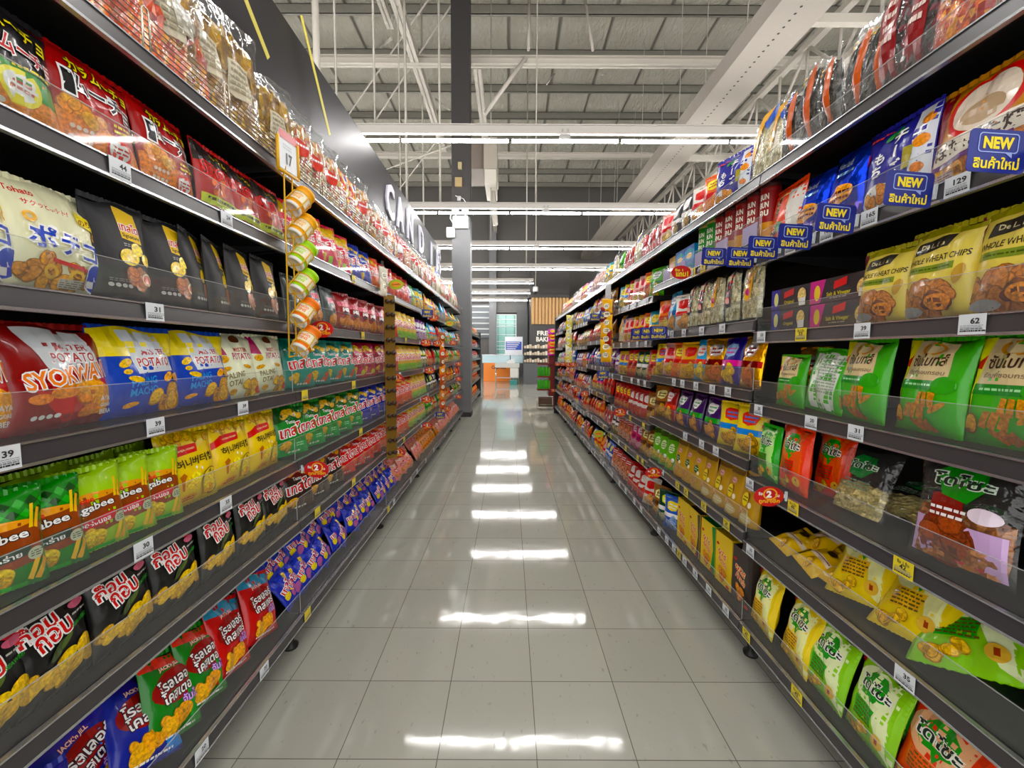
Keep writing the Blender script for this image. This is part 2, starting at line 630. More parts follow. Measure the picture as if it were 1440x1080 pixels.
def box_mesh(name, w, h, t, base, layers=(), side=None):
    mb = MB()
    mb.box((-w / 2, 0, 0), (w / 2, t, h), 4, base)
    if side:
        mb.box((-w / 2 - 0.0004, 0.002, 0.002), (-w / 2, t - 0.002, h - 0.002), 4, side)
        mb.box((w / 2, 0.002, 0.002), (w / 2 + 0.0004, t - 0.002, h - 0.002), 4, side)
        mb.box((-w / 2 + 0.002, 0.002, h), (w / 2 - 0.002, t - 0.002, h + 0.0004), 4, side)
    items = art(layers, w, h)
    for n, poly in flatten_art(items, w, h, 4, 4, 1.0):
        k = len(mb.v)
        mb.v += [(x, -0.0006 - 0.00025 * n, z) for x, z in poly]
        mb.face([k + q for q in range(len(poly))], 4 if items[n][3] == 0 else items[n][3], items[n][2], False)
    return mb.mesh(name, PACK_MATS, fix=False)

# a design: what one kind of pack looks like
class D:
    def __init__(s, key, kind, cat, desc, w, h, t, base, layers=(), style='pillow', slot=0, clear=None, top=None, seed=1, seal=True, side=None, back=None):
        s.__dict__.update(locals())
        s.me = None
    def build(s, near=True, y=0.0):
        """a fresh object of this design, made once and then copied part by part"""
        if s.me is None:
            if s.style == 'box':
                s.me = box_mesh(s.kind, s.w, s.h, s.t, s.base, s.layers, s.side)
                s.me2 = None
            elif s.clear:
                s.me = pack_mesh(s.kind, s.w, s.h, s.t, s.base, (), s.style, 0, seed=s.seed)
                s.me.materials.clear(); s.me.materials.append(CLEAR)
                s.me2 = lump_mesh('contents', s.w * 0.86, s.h * s.clear[1], s.t * 0.72, s.clear[0], s.seed)
                s.me3 = None
                if s.layers:
                    s.me3 = pack_mesh('printed_label', s.w, s.h, s.t, s.base, s.layers, s.style, s.slot, seed=s.seed)
                    bm = bmesh.new(); bm.from_mesh(s.me3)
                    nbody = 2 * 12 * 14 + 2 * (12 + 14)
                    bm.faces.ensure_lookup_table()
                    bmesh.ops.delete(bm, geom=bm.faces[:nbody], context='FACES')
                    bm.to_mesh(s.me3); bm.free()
            else:
                s.me = pack_mesh(s.kind, s.w, s.h, s.t, s.base, s.layers, s.style, s.slot, s.back, seed=s.seed)
                s.me2 = seal_mesh('top_seal', s.w * 0.985, s.top or s.base, s.slot)
        o = link(s.kind, s.me)
        if s.clear:
            c = link('contents', s.me2, o, (0, 0, s.h * 0.05))
            if s.me3: link('printed_label', s.me3, o)
        elif s.style != 'box' and s.seal:
            if y < 4.6: link('top_seal', s.me2, o, (0, 0, s.h * 0.985))
            if y < 2.85: link('bottom_seal', s.me2, o, (0, 0, 0.0108), (0, PI, 0))
        return o
DS = {}
def d(key, *a, **k):
    DS[key] = D(key, *a, **k)
WH, BK = '#eeeee8', '#141416'
CHIP = '#e2a326'
# ---- shelves along the near bays of the first run
d('kara_black', 'chip_bag', 'chip bag', 'black chip bag with yellow lettering above an orange half', .185, .205, .055, '#1a191b', [
    ('r', -1, 0, 1, .40, '#d9871d', 3), ('p', [(-1, .34), (1, .22), (1, .42), (-1, .5)], '#1e7d2a'), ('e', .1, .28, .42, .15, '#f0d21c'), ('e', .1, .28, .34, .11, WH), ('l', .1, .3, .4, 2, .05, '#9a3a30'),
    ('t', 'カラムーチョ', .05, .84, 1.6, '#d8c81f', '#17150f', -.12, .16), ('t', 'カラムーチョ', .1, .62, 1.55, '#a51820', WH, -.12, .17), ('l', .35, .44, .7, 1, .06, '#d8c81f'), ('n', -.5, .1, .7, '#d8d4c8')])
d('kara_red', 'chip_bag', 'chip bag', 'dark red chip bag with yellow and black lettering', .192, .205, .055, '#8d0d13', [
    ('p', [(-1, 0), (1, 0), (1, .2), (.2, .3), (-.2, .4), (-1, .36)], '#d2801c', 3), ('c', -.35, .38, .55, .13, 7, '#f09a1e'), ('e', .35, .16, .34, .12, '#e8462a'), ('e', .35, .16, .28, .09, WH), ('l', .35, .18, .34, 2, .04, '#a33'),
    ('t', 'カラムーチョ', .15, .83, 1.35, '#ddc91c', '#2a1408', -.1, .14), ('t', 'ムーチョ', .12, .63, 1.45, '#121214', WH, -.12, .2), ('p', [(-.78, .52), (-.52, .5), (-.5, .78), (-.74, .8)], WH), ('p', [(-.74, .54), (-.55, .52), (-.53, .75), (-.71, .77)], '#121214'),
    ('l', .55, .4, .6, 2, .06, '#cfc21f'), ('n', -.5, .2, .5, '#d8c8b8'), ('n', -.5, .1, .5, '#d8c8b8')], seed=4)
d('strong', 'chip_bag', 'chip bag', 'red chip bag with dark block lettering and a yellow-green label', .17, .19, .05, '#9a1014', [
    ('r', -1, .72, 1, 1, '#1d1716'), ('t', 'カラム', .2, .88, .9, '#d8c91e', '#331', -.1, .11), ('t', 'STRONG', 0, .62, 1.6, '#4a0a0c', '#e03a2c', -.06, .2), ('c', -.1, .36, .7, .13, 8, '#d8701a'), ('r', -.9, .1, .9, .24, '#b7c41e'), ('l', 0, .17, 1.5, 1, .09, '#3c3a10')], seed=6)
d('poteco', 'chip_bag', 'chip bag', 'cream chip bag with big blue lettering and potato rings', .19, .195, .055, '#d3d2b6', [
    ('t', 'Tohato', -.62, .9, .5, '#b02a20'), ('t', 'サクッとポテト!', -.2, .8, .9, '#b02a20'), ('c', 0, .12, 1.0, .14, 14, '#d39a44'), ('c', -.5, .2, .5, .12, 8, '#c98d3a'), ('o', -.3, .17, .17, .07, .55, '#dcae5c'), ('o', .2, .15, .16, .07, .55, '#dcae5c'), ('o', .8, .62, .1, .05, .5, '#cfa04c'), ('o', -.62, .66, .12, .05, .5, '#cfa04c'),
    ('p', [(.35, .86), (.9, .78), (.95, .64), (.4, .72)], '#d9c64a'), ('t', 'のり塩', .66, .75, .5, '#6a2a1a'), ('t', 'ポテコ', .05, .47, 1.5, '#1d3d9c', '#e8e8dc', -.1, .24), ('p', [(-.3, .31), (.6, .24), (.6, .2), (-.3, .27)], '#b3232a'),
    ('e', .74, .17, .3, .17, WH), ('e', .74, .17, .27, .15, '#1a3c9e'), ('t', 'うましお', .74, .17, .44, WH), ('r', -.1, .03, .35, .12, '#b9b5a8'), ('l', .12, .1, .4, 4, .02, '#77736a')], seed=8)
d('signature', 'stand_up_pouch', 'snack pouch', 'matt black pouch with a yellow panel and potato slices', .155, .212, .06, '#262628', [
    ('p', [(-.05, .97), (.62, .94), (.66, .63), (.0, .66)], '#e0b417'), ('t', 'เทสโต', .32, .79, .62, '#b5202a', WH, -.05, .1), ('t', 'Signature', .33, .69, .58, '#1d1a14', None, -.05), ('l', .3, .6, .6, 2, .022, '#9a9a96'),
    ('e', .1, .46, .34, .09, '#e2bd22', .1, 3), ('e', .42, .56, .2, .07, '#e8c62c', -.4, 3), ('e', .7, .46, .17, .07, '#e2bd22', .5, 3), ('c', .35, .24, .5, .12, 14, '#a8622a'), ('e', .6, .24, .2, .07, '#e7c9a6', .3, 3), ('e', .6, .24, .15, .05, '#b8402e', .3, 3), ('n', -.35, .14, .7, '#a9a9a6'), ('l', -.35, .2, .6, 2, .02, '#6f6f6d')], style='pouch', slot=1, seed=3)
d('wave', 'chip_bag', 'chip bag', 'dark red chip bag with silver panel and wavy crisps', .225, .2, .06, '#74100f', [
    ('p', [(-.1, .05), (.95, .12), (.9, .55), (.2, .6), (-.8, .5)], '#a81712'), ('p', [(-.62, .97), (.5, .98), (.78, .52), (-.3, .52)], '#b9bdc0'),
    ('t', 'MISTER', .2, .79, .62, '#8a1a1c', None, 0, .07), ('t', 'POTATO', .18, .69, .85, '#8a1a1c', WH, 0, .1), ('c', .5, .3, .5, .2, 6, '#e88a1c'), ('e', -.1, .36, .3, .07, '#e88a1c', .15, 3), ('e', .45, .36, .4, .09, '#f09c26', -.2, 3), ('e', .66, .24, .36, .1, '#ee9a22', .7, 3), ('e', .35, .14, .24, .06, '#d9822a', .2, 3), ('e', -.55, .3, .2, .05, '#d9822a', 0, 3),
    ('t', 'SYOKWAVE', .1, .52, 1.7, '#d87a22', WH, .12, .17), ('t', 'AYAM', .76, .24, .36, WH), ('t', 'GORENG', .76, .17, .36, WH), ('t', 'BERAPI', .76, .1, .36, WH), ('n', -.45, .13, .5, WH)], seed=9)
d('macho', 'chip_bag', 'chip bag', 'blue chip bag with a yellow top and a silver panel', .225, .205, .06, '#0c3f99', [
    ('r', -1, .68, 1, 1, '#efc808'), ('p', [(-.42, .96), (.5, .97), (.78, .5), (-.28, .47)], '#c3c8ce'), ('t', 'MISTER', .27, .73, .62, '#96202a', None, .03, .07), ('t', 'POTATO', .22, .61, .86, '#96202a', WH, .03, .11),
    ('t', 'PALING', -.12, .38, .7, '#3f8fd8', None, .1, .09), ('t', 'MACHO', -.12, .27, .7, '#3f8fd8', None, .08, .09), ('e', -.5, .6, .16, .045, '#e8b43a', .4, 3), ('e', -.5, .5, .09, .03, '#e8b43a', .1, 3), ('e', -.35, .41, .18, .035, '#e8b43a', -.2, 3), ('e', -.42, .12, .16, .03, '#d79a3a', .2, 3), ('e', .55, .42, .15, .05, '#d79a3a', .6, 3), ('c', .52, .17, .45, .17, 9, '#e6a52c'), ('c', .85, .38, .2, .1, 4, '#b98a4a')], seed=12)
d('otai', 'chip_bag', 'chip bag', 'cream chip bag with a maroon corner strip and brown lettering', .205, .205, .06, '#d6d9c2', [
    ('p', [(-1, .99), (-.62, .99), (-.5, .68), (-1, .7)], '#8f1552'), ('e', .15, .93, .2, .05, '#4a2a18'), ('t', 'MISTER', .2, .77, .66, '#96202a', None, 0, .07), ('t', 'POTATO', .15, .66, .92, '#96202a', WH, 0, .11), ('t', 'PALING', -.3, .36, .75, '#6d6238', None, .1, .09), ('t', 'OTAI', -.3, .24, .55, '#6d6238', None, .08, .09),
    ('e', -.65, .62, .17, .06, '#c79a34', 0, 3), ('e', -.62, .46, .2, .035, '#c79a34', .2, 3), ('e', .3, .49, .2, .03, '#c79a34', -.2, 3), ('e', -.35, .1, .14, .05, '#c79a34', 0, 3), ('c', .5, .17, .45, .16, 9, '#d9a83a'), ('e', .85, .1, .16, .07, '#b04a3a', 0, 3)], seed=14)
def jag(key, plaid, base, desc, thai, band):
    L = []
    if plaid:
        for i in range(-3, 4):
            for j in range(2):
                L.append(('p', [(i * .3 - .15 + j * .15, .78 + j * .1), (i * .3 + j * .15, .73 + j * .1), (i * .3 + .15 + j * .15, .78 + j * .1), (i * .3 + j * .15, .83 + j * .1)], '#173f16' if (i + j) % 2 else '#3f9c2c'))
    L += [('p', [(-.9, .68), (-.5, .72), (.5, .72), (.95, .66), (.9, .25), (-.9, .22)], '#7a3d14'), ('e', -.05, .69, .8, .045, '#c98f4c'),
          ('p', [(.62, .62), (.7, .86), (.78, .86), (.72, .62)], '#e4b635'), ('p', [(.74, .62), (.84, .82), (.92, .8), (.82, .6)], '#d9a528'), ('t', 'Calbee', -.4, .66, .8, '#c22a1c', None, .03, .06), ('t', 'Jagabee', -.1, .55, 1.4, WH, '#1a1208', .06, .12),
          ('p', [(-.95, .38), (.6, .45), (.62, .35), (-.95, .28)], band), ('t', thai, -.2, .365, 1.2, WH, None, .05, .06), ('c', -.1, .17, .6, .14, 7, '#e0a83a'), ('e', -.15, .18, .36, .1, '#eec04c', .2, 3),
          ('p', [(.5, .08), (.62, .05), (.85, .3), (.76, .33)], '#d8b145'), ('p', [(.66, .06), (.78, .04), (.98, .22), (.92, .28)], '#c79c34'), ('e', .72, .34, .2, .07, '#b9bfa8'), ('l', .72, .36, .26, 3, .025, '#4a5040'), ('r', -.9, .015, .5, .06, '#3f9c2c')]
    d(key, 'snack_pack', 'snack pack', desc, .128, .172, .04, base, L, seed=hash(thai) % 5 + 2 if False else 5)
jag('jag_green', True, '#2d7a24', 'dark green chequered snack pack with a brown pot and fries', 'รสสาหร่าย', '#23362a')
jag('jag_lite', False, '#98bb1c', 'light green snack pack with a brown pot and fries', 'รสออริจินอล', '#b02a3c')
d('honey', 'chip_bag', 'chip bag', 'golden yellow chip bag with red ribbon and black Korean lettering', .178, .2, .055, '#efbe14', [
    ('c', 0, .93, 1.1, .1, 12, '#dcae38'), ('p', [(-.95, .74), (-.6, .83), (.2, .84), (.16, .72), (-.6, .7), (-.95, .64)], '#b5301c'), ('t', 'WITH REAL HONEY', -.25, .77, .72, '#e8c9a0', None, .05), ('t', '허니버터칩', .05, .6, 1.5, '#20180c', None, .04, .12),
    ('p', [(-.62, .42), (-.5, .47), (-.38, .42), (-.45, .36), (-.47, .22), (-.53, .22), (-.55, .36)], '#a8641a'), ('e', -.15, .32, .3, .1, '#e8bc4a', .5, 3), ('e', .0, .37, .2, .07, '#f0cc66', -.3, 3), ('e', .6, .25, .42, .2, '#5a3a12'), ('e', .6, .25, .39, .185, '#efc232', 0, 3), ('e', .45, .14, .25, .07, '#d99c28', .3, 3), ('e', -.35, .1, .35, .06, '#d8a43c', .1), ('l', -.35, .11, .5, 2, .035, '#a03a20'), ('p', [(.0, .5), (.05, .53), (.08, .5), (.05, .47)], WH), ('p', [(.2, .47), (.24, .5), (.27, .47), (.24, .44)], WH)], seed=7)
def tasto(key, colname, base, topc, chip, lower=None, w=.185, h=.2, extra=(), kind='chip_bag'):
    d(key, kind, 'chip bag', colname + ' chip bag with red and white lettering', w, h, .055, base, [
        ('p', [(-1, 1), (1, 1), (1, .74), (.3, .68), (-.4, .72), (-1, .66)], topc), ('e', -.25, .84, .3, .075, chip, .5, 3), ('e', .2, .86, .28, .07, chip, -.4, 3), ('e', .5, .8, .2, .06, chip, .2, 3), ('t', 'Tasto', -.05, .69, .5, '#e8e8e0'),
        ('t', 'เทสโต', .08, .53, 1.55, '#b5121a', '#f2efe6', .1, .25), ('r', -1, .0, 1, .26, lower or base)] + list(extra) + [('c', -.35, .22, .4, .1, 5, chip), ('e', -.4, .24, .24, .065, chip, .2, 3), ('n', .1, .07, .7, '#cfd6cc')], seed=len(key))
tasto('t_green', 'bright green', '#0f7d36', '#1e4a20', '#c9a52c', '#2f9a52', extra=[('l', .4, .22, .5, 2, .05, '#b7dcb8')])
tasto('t_teal', 'teal', '#0c7f74', '#0a6a5e', '#d8b422', extra=[('p', [(.1, .05), (.4, .25), (.75, .3), (.6, .05)], '#c2603a')])
tasto('t_maroon', 'maroon', '#8b0f33', '#a3123c', '#e0b81c', '#a33a4c', extra=[('e', .5, .14, .3, .08, '#b7c04a')])
tasto('t_pink', 'pink and yellow', '#c3164a', '#d9a916', '#e6bc24', '#c93a5c', extra=[('p', [(.0, 0), (.3, 0), (.4, .26), (.05, .26)], '#9ac23c')])
tasto('t_blue', 'royal blue', '#172a8c', '#22348e', '#e0b424', '#4a4a9c')
tasto('t_orange', 'orange', '#dc5a18', '#c84a12', '#f0b23a', '#d8662a')
tasto('t_red', 'scarlet', '#c21f1a', '#8e1712', '#e0762a', '#d0483a')
tasto('t_brown', 'dark brown', '#2a1c18', '#6a1f14', '#d9a23a', '#4a3a30')
tasto('t_yellow', 'yellow', '#e3ae12', '#e8c418', '#d89c20', '#8fbf3c')
d('gobgob', 'chip_bag', 'chip bag', 'black chip bag with red and white lettering and golden crisps', .16, .2, .05, '#131314', [
    ('c', -.2, .25, .75, .12, 12, '#c9a21f'), ('e', -.55, .24, .34, .07, '#d8b02a', .5, 3), ('e', .1, .33, .3, .06, '#e0b72c', .5, 3), ('e', .15, .19, .42, .1, '#c9a440', .45, 3), ('e', .6, .36, .26, .1, '#d9b232', .8, 3), ('e', .78, .25, .28, .1, '#c7a23c', .4, 3),
    ('e', -.05, .46, .35, .05, '#30401c', .5), ('e', .15, .5, .2, .03, '#4a5c2c', .8), ('t', 'ก๊อบ', -.42, .76, .9, '#b01020', WH, .2, .18), ('t', 'กอบ', -.12, .62, .86, '#b01020', WH, .2, .15),
    ('e', .55, .87, .2, .045, '#a82838'), ('e', .6, .79, .24, .04, '#c46a80'), ('l', .62, .7, .5, 1, .04, '#b8b8b4'), ('t', 'SEAWEED', .6, .62, .62, '#2f8a2e', None, .1)], seed=10)
def roller(key, col, base, c2, top, desc):
    d(key, 'chip_bag', 'chip bag', desc, .17, .2, .05, base, [
        ('p', [(-1, 1), (1, 1), (1, .8), (-1, .88)], top), ('p', [(.2, .75), (1, .7), (1, .05), (.5, .02)], c2), ('e', 0, .6, .82, .2, '#7c1016', .1), ('t', "JACK'n JILL", -.1, .83, .7, '#e8d0c8', '#a01a20', .05), ('t', 'โรลเลอร์', 0, .66, 1.3, '#eceff0', '#241016', .14, .14), ('t', 'โคสเตอร์', .06, .52, 1.3, '#eceff0', '#241016', .14, .14), ('t', 'จัมโบ้', .45, .39, .6, '#c7a8d8', '#5a2a80', .1),
        ('c', -.2, .2, .6, .13, 5, '#d99c2a'), ('e', -.3, .16, .36, .11, '#e0a42c', .2, 3), ('e', .1, .24, .36, .11, '#d9982a', .1, 3), ('l', 0, .05, 1.2, 1, .05, '#dfe3ea')], seed=len(key) + 2)
roller('ro_blue', 'blue', '#20277e', '#2b78c0', '#2a2480', 'blue chip bag with a dark red oval')
roller('ro_green', 'green', '#1c6a2a', '#2b8a3c', '#c2401c', 'green chip bag with orange top and dark red oval')
roller('ro_red', 'red', '#a3221a', '#b83a1c', '#1b7c9c', 'red chip bag with turquoise top and dark red oval')
def twoline(key, colname, base, chip='#dd8a3a', w=.16, h=.19, c1='#e58a98', c2=WH, kind='snack_pouch'):
    d(key, kind, 'snack pouch', colname + ' snack pouch with pink lettering and orange curls', w, h, .05, base, [
        ('t', 'เทสโต', .15, .74, 1.2, '#c23a50', c1, .05, .16), ('t', 'ME', .3, .55, .8, c2, None, 0, .11), ('e', .2, .45, .3, .04, BK), ('c', .1, .2, .8, .17, 13, chip)], seed=len(key) + 5)
twoline('gray_me', 'slate grey', '#454c4b'); twoline('red_me', 'dark red', '#7c1218')
# small packs thrown in heaps
d('mini_blue', 'small_snack_pack', 'small snack pack', 'small blue snack pack with red lettering', .125, .14, .04, '#26329a', [
    ('p', [(-1, 1), (1, 1), (1, .72), (-1, .8)], '#2c3aa8'), ('t', 'เทสโต', 0, .6, 1.5, '#b5202c', '#e8e4ea', .2, .24), ('e', -.5, .34, .3, .11, '#e4c436', 0, 3), ('e', .3, .3, .45, .13, '#9a5a8a', .4), ('e', .5, .82, .25, .08, '#d8b83a', .4, 3)], seed=2)
d('mini_pink', 'small_snack_pack', 'small snack pack', 'small salmon pink snack pack', .12, .13, .04, '#d98a80', [
    ('e', 0, .6, .6, .14, '#b3303a'), ('l', 0, .62, .9, 2, .08, WH), ('c', 0, .25, .7, .14, 7, '#e8a06a'), ('r', -1, .9, 1, 1, '#e8c2b8')], seed=4)
d('mini_gold', 'small_snack_pack', 'small snack pack', 'small golden snack pack with a red mark', .12, .14, .04, '#d08c1c', [
    ('e', 0, .62, .62, .16, '#8c1e1a'), ('l', 0, .64, .9, 2, .08, '#f0d89a'), ('c', 0, .25, .7, .16, 7, '#c8741e')], seed=6)
# ---- the run across the aisle
d('pota', 'cracker_bag', 'rice cracker bag', 'amber rice cracker bag with a big red ring', .215, .215, .05, '#a6743a', [
    ('r', -1, .0, 1, .34, '#b5701f', 3), ('p', [(-1, 1), (-.6, 1), (-.75, .2), (-1, .1)], '#6e1218'), ('o', .1, .68, .72, .3, .84, '#b01a18'), ('e', .1, .68, .6, .25, '#c9bcae'), ('e', .1, .6, .4, .12, '#a08a70'), ('p', [(-.85, .42), (.95, .47), (.95, .28), (-.85, .23)], '#d8cfc4'),
    ('t', 'ぽたぽた焼', .02, .36, 1.7, '#2a130e', None, .03, .15), ('c', -.1, .12, .9, .14, 8, '#dd9430'), ('p', [(-.9, .22), (.7, .28), (.7, .23), (-.9, .17)], '#5c2a66'), ('r', -.85, .03, -.35, .13, '#cbb7b4'), ('l', -.6, .11, .4, 3, .025, '#8a7876')], seed=5)
d('mochi', 'cracker_bag', 'rice cracker bag', 'violet blue rice cracker bag with white Japanese lettering', .2, .215, .055, '#27267c', [
    ('p', [(.45, 1), (1, 1), (1, 0), (.5, 0), (.6, .5)], '#c9ccd4'), ('e', .78, .85, .15, .06, '#d88a1c', 0, 3), ('e', .74, .62, .17, .07, '#d88a1c', 0, 3), ('e', .75, .32, .13, .06, '#c87a1c', 0, 3), ('e', -.35, .16, .6, .15, '#e2e2e0'), ('c', -.35, .2, .55, .12, 8, '#e0901f'), ('v', 'チ|ズ', .2, .78, .17, '#eeeef4'), ('v', 'もち', -.35, .62, .16, '#eeeef4'), ('e', -.85, .7, .13, .07, '#b02830'), ('r', .42, .35, .62, .6, '#8f8420'), ('l', -.5, .9, .7, 1, .06, '#c5483c'), ('e', .0, .84, .25, .04, '#2f7a3a', .4)], seed=6)
d('bluefoil', 'cracker_bag', 'rice cracker bag', 'shiny blue cracker bag with an orange oval', .135, .2, .06, '#0f3cae', [
    ('t', 'Salad', -.1, .84, .8, '#c8d4f0'), ('l', 0, .68, 1.0, 1, .1, '#8fb0e8'), ('e', 0, .4, .7, .13, '#d8932a', .2, 3), ('l', 0, .42, .9, 2, .08, '#6a2a12'), ('r', -1, 0, 1, .24, '#6a5aa8'), ('r', .1, .03, .8, .2, '#c9c4d4')], slot=2, seed=8)
d('kinako', 'cracker_bag', 'rice cracker bag', 'orange rice cracker bag with black Japanese lettering', .2, .215, .055, '#c9501a', [
    ('p', [(.1, .95), (1, .9), (1, .06), (.5, .04), (.3, .4)], '#cfccc6'), ('e', .3, .72, .13, .06, '#d8c8a8'), ('v', 'きなこ', -.35, .8, .17, '#241208', '#f0d0b8'), ('v', '餅', -.5, .25, .2, '#241208', '#f0d0b8'), ('e', -.1, .36, .25, .07, '#4a7a24', .4), ('l', -.2, .86, .6, 1, .08, '#f2b890'), ('c', .3, .1, .4, .08, 5, '#d9a23a')], seed=9)
d('box_orig', 'cracker_box', 'cracker box', 'dark cracker box with a violet end and pale crackers', .2, .072, .07, '#251d22', [
    ('p', [(-1, 0), (-.62, 0), (-.5, 1), (-1, 1)], '#2a1f7c'), ('e', -.72, .5, .12, .34, '#c8c48a'), ('p', [(-.3, .5), (.2, .62), (.22, .92), (-.28, .8)], '#b0202a'), ('t', 'Original', -.02, .28, .5, '#b7a91f'), ('e', .62, .5, .2, .36, '#d9bd84', 0, 3), ('r', .5, .05, .8, .4, '#d5d2cf')], style='box', side='#2a1f7c')
d('box_salt', 'cracker_box', 'cracker box', 'dark cracker box with a magenta end', .26, .072, .07, '#2a2224', [
    ('p', [(-1, 0), (-.66, 0), (-.5, 1), (-1, 1)], '#b01476'), ('e', -.76, .45, .1, .34, '#d8bc5c'), ('p', [(-.25, .5), (.12, .62), (.14, .94), (-.23, .82)], '#c0202c'), ('t', 'Salt & Vinegar', -.1, .3, .7, '#b7a91f'), ('l', -.1, .12, .5, 1, .1, '#8a8478'), ('e', .6, .4, .18, .34, '#cdb27c', 0, 3), ('r', .48, .04, .72, .36, '#cfccc8')], style='box', side='#b01476')
d('wheat', 'chip_bag', 'chip bag', 'pale yellow chip bag with a black label and brown crisps', .16, .185, .055, '#cdbd70', [
    ('r', -1, .93, 1, 1, '#8f8a3c'), ('p', [(-1, .72), (-.86, .74), (-.84, 1), (-1, 1)], '#5c1626'), ('p', [(-.72, .74), (.3, .78), (.36, .92), (-.62, .88)], '#2c2822'), ('t', 'De La Lita', -.15, .83, .72, '#c9bf9c'), ('t', 'WHOLE WHEAT CHIPS', 0, .66, 1.75, '#2e2416', None, .02, .07), ('r', -.85, .51, .62, .59, '#71803c'), ('l', -.1, .54, 1.2, 1, .04, '#3e4a1c'),
    ('c', -.1, .22, 1.0, .2, 16, '#b97a48'), ('c', .3, .13, .5, .12, 6, '#6e3a22'), ('e', .25, .16, .34, .09, '#d8892c', .1, 3), ('e', -.6, .07, .35, .06, '#8f9090'), ('e', .75, .44, .1, .11, '#a8884a', -.3)], top='#8f8a3c', seed=7)
d('wheat_back', 'chip_bag', 'chip bag', 'crumpled bag showing its white printed back', .165, .19, .055, '#4d9a2a', [
    ('p', [(-.8, .96), (.8, .94), (.66, .03), (-.5, .05)], '#c9cfc4'), ('p', [(-.42, .93), (-.34, .93), (-.06, .05), (-.14, .05)], '#6aa84a'), ('l', .2, .86, .9, 12, .05, '#8f968c')], seed=8)
d('sun', 'chip_bag', 'chip bag', 'green chip bag with a beige panel and brown oat bars', .188, .22, .06, '#4c9a1e', [
    ('p', [(-1, 1), (-.6, 1), (-.74, .55), (-.9, .1), (-1, .1)], '#d5cf14'), ('p', [(-.62, .98), (.5, .99), (.62, .56), (-.74, .56)], '#c9b894'), ('p', [(-.98, .72), (-.66, .84), (-.74, .7)], '#b02a16'), ('o', -.1, .9, .34, .07, .7, '#c28a3a'), ('t', 'ซันไบทส์', -.06, .78, 1.06, '#3a2212', None, .03, .14), ('t', 'ธัญพืชอบกรอบ', -.05, .64, 1.1, '#7a6a54', None, 0, .06), ('p', [(-.76, .56), (.5, .56), (.44, .46), (-.8, .46)], '#1c7a34'), ('l', -.15, .5, .9, 1, .05, '#9fd0a0')]
  + [('p', [(-.12 + i * .2, .28), (.02 + i * .2, .27), (.1 + i * .2, .43), (-.06 + i * .2, .44)], '#b5803a', 3) for i in range(3)] + [('p', [(-.5 + i * .2, .16), (-.34 + i * .2, .14), (-.22 + i * .2, .3), (-.38 + i * .2, .31)], '#a8743a', 3) for i in range(3)] + [('p', [(-.3 + i * .18, .12), (-.2 + i * .18, .16), (.12 + i * .18, .05), (.02 + i * .18, .02)], '#95623a', 3) for i in range(3)]
  + [('e', -.7, .18, .2, .1, '#7a4a1a'), ('e', -.7, .18, .17, .085, '#c8922c', 0, 3), ('e', .5, .28, .25, .03, '#b0813a', .6, 3), ('e', .6, .52, .26, .09, '#3f8a1e')], seed=11)
def dozo(key, kind, desc, base, pale, accent, w=.17, h=.21):
    d(key, kind, 'rice cracker bag', desc, w, h, .055, base, [
        ('e', -.1, .72, .78, .24, pale), ('p', [(.4, 1), (1, 1), (1, 0), (.55, .1), (.2, .5)], pale), ('p', [(.62, 1), (1, 1), (1, 0), (.8, .1)], base), ('p', [(-.55, .8), (-.3, .9), (.1, .92), (.4, .84), (.42, .66), (.2, .62), (.05, .5), (-.1, .6), (-.4, .58), (-.6, .68)], '#1f8a2a'), ('t', 'โดโซะ', -.05, .74, 1.2, '#12241a', '#dfe8d8', .04, .15),
        ('p', [(-.6, .5), (.3, .5), (.2, .28), (-.55, .26)], accent), ('l', -.15, .46, .7, 5, .045, '#5a4a1a'), ('c', -.3, .14, .6, .11, 7, '#d8a93c'), ('e', .55, .2, .2, .08, '#caa65c'), ('r', .5, .17, .6, .24, '#8a3a1c'), ('r', -.98, .9, -.8, 1, '#a0182a')], seed=len(key) + 3)
dozo('dz_yellow', 'cracker_bag', 'yellow cracker bag with a green splash logo', '#dcbf10', '#e9e2a8', '#e3ab12')
dozo('dz_green', 'cracker_bag', 'lime green cracker bag with a green splash logo', '#86b81a', '#d4e4b4', '#2f9a24', .18, .22)
dozo('dz_orange', 'cracker_bag', 'orange cracker bag with a green splash logo', '#c9481a', '#e9a887', '#d8621a', .2, .22)
dozo('dz_dark', 'cracker_bag', 'deep green cracker bag with a green splash logo', '#3f9a1c', '#a8d08a', '#2a7a20', .14, .21)
dozo('dz_red', 'cracker_bag', 'orange red cracker bag with cheese crackers', '#cf4a17', '#d8602a', '#b3281c', .15, .22)
d('dz_clear', 'clear_cracker_bag', 'rice cracker bag', 'clear cracker bag with a green splash logo', .18, .2, .055, '#c9ccc4', [
    ('p', [(-.55, .8), (-.3, .92), (.3, .9), (.5, .72), (.1, .56), (-.4, .6)], '#1c6a34'), ('t', 'โดโซะ', 0, .76, 1.0, '#15241c', '#b8c8b8', .04, .12), ('l', 0, .5, .9, 3, .05, '#6a7a6a')], clear=(['#a89a70', '#8f8660', '#b8aa80'], .45), seed=5)
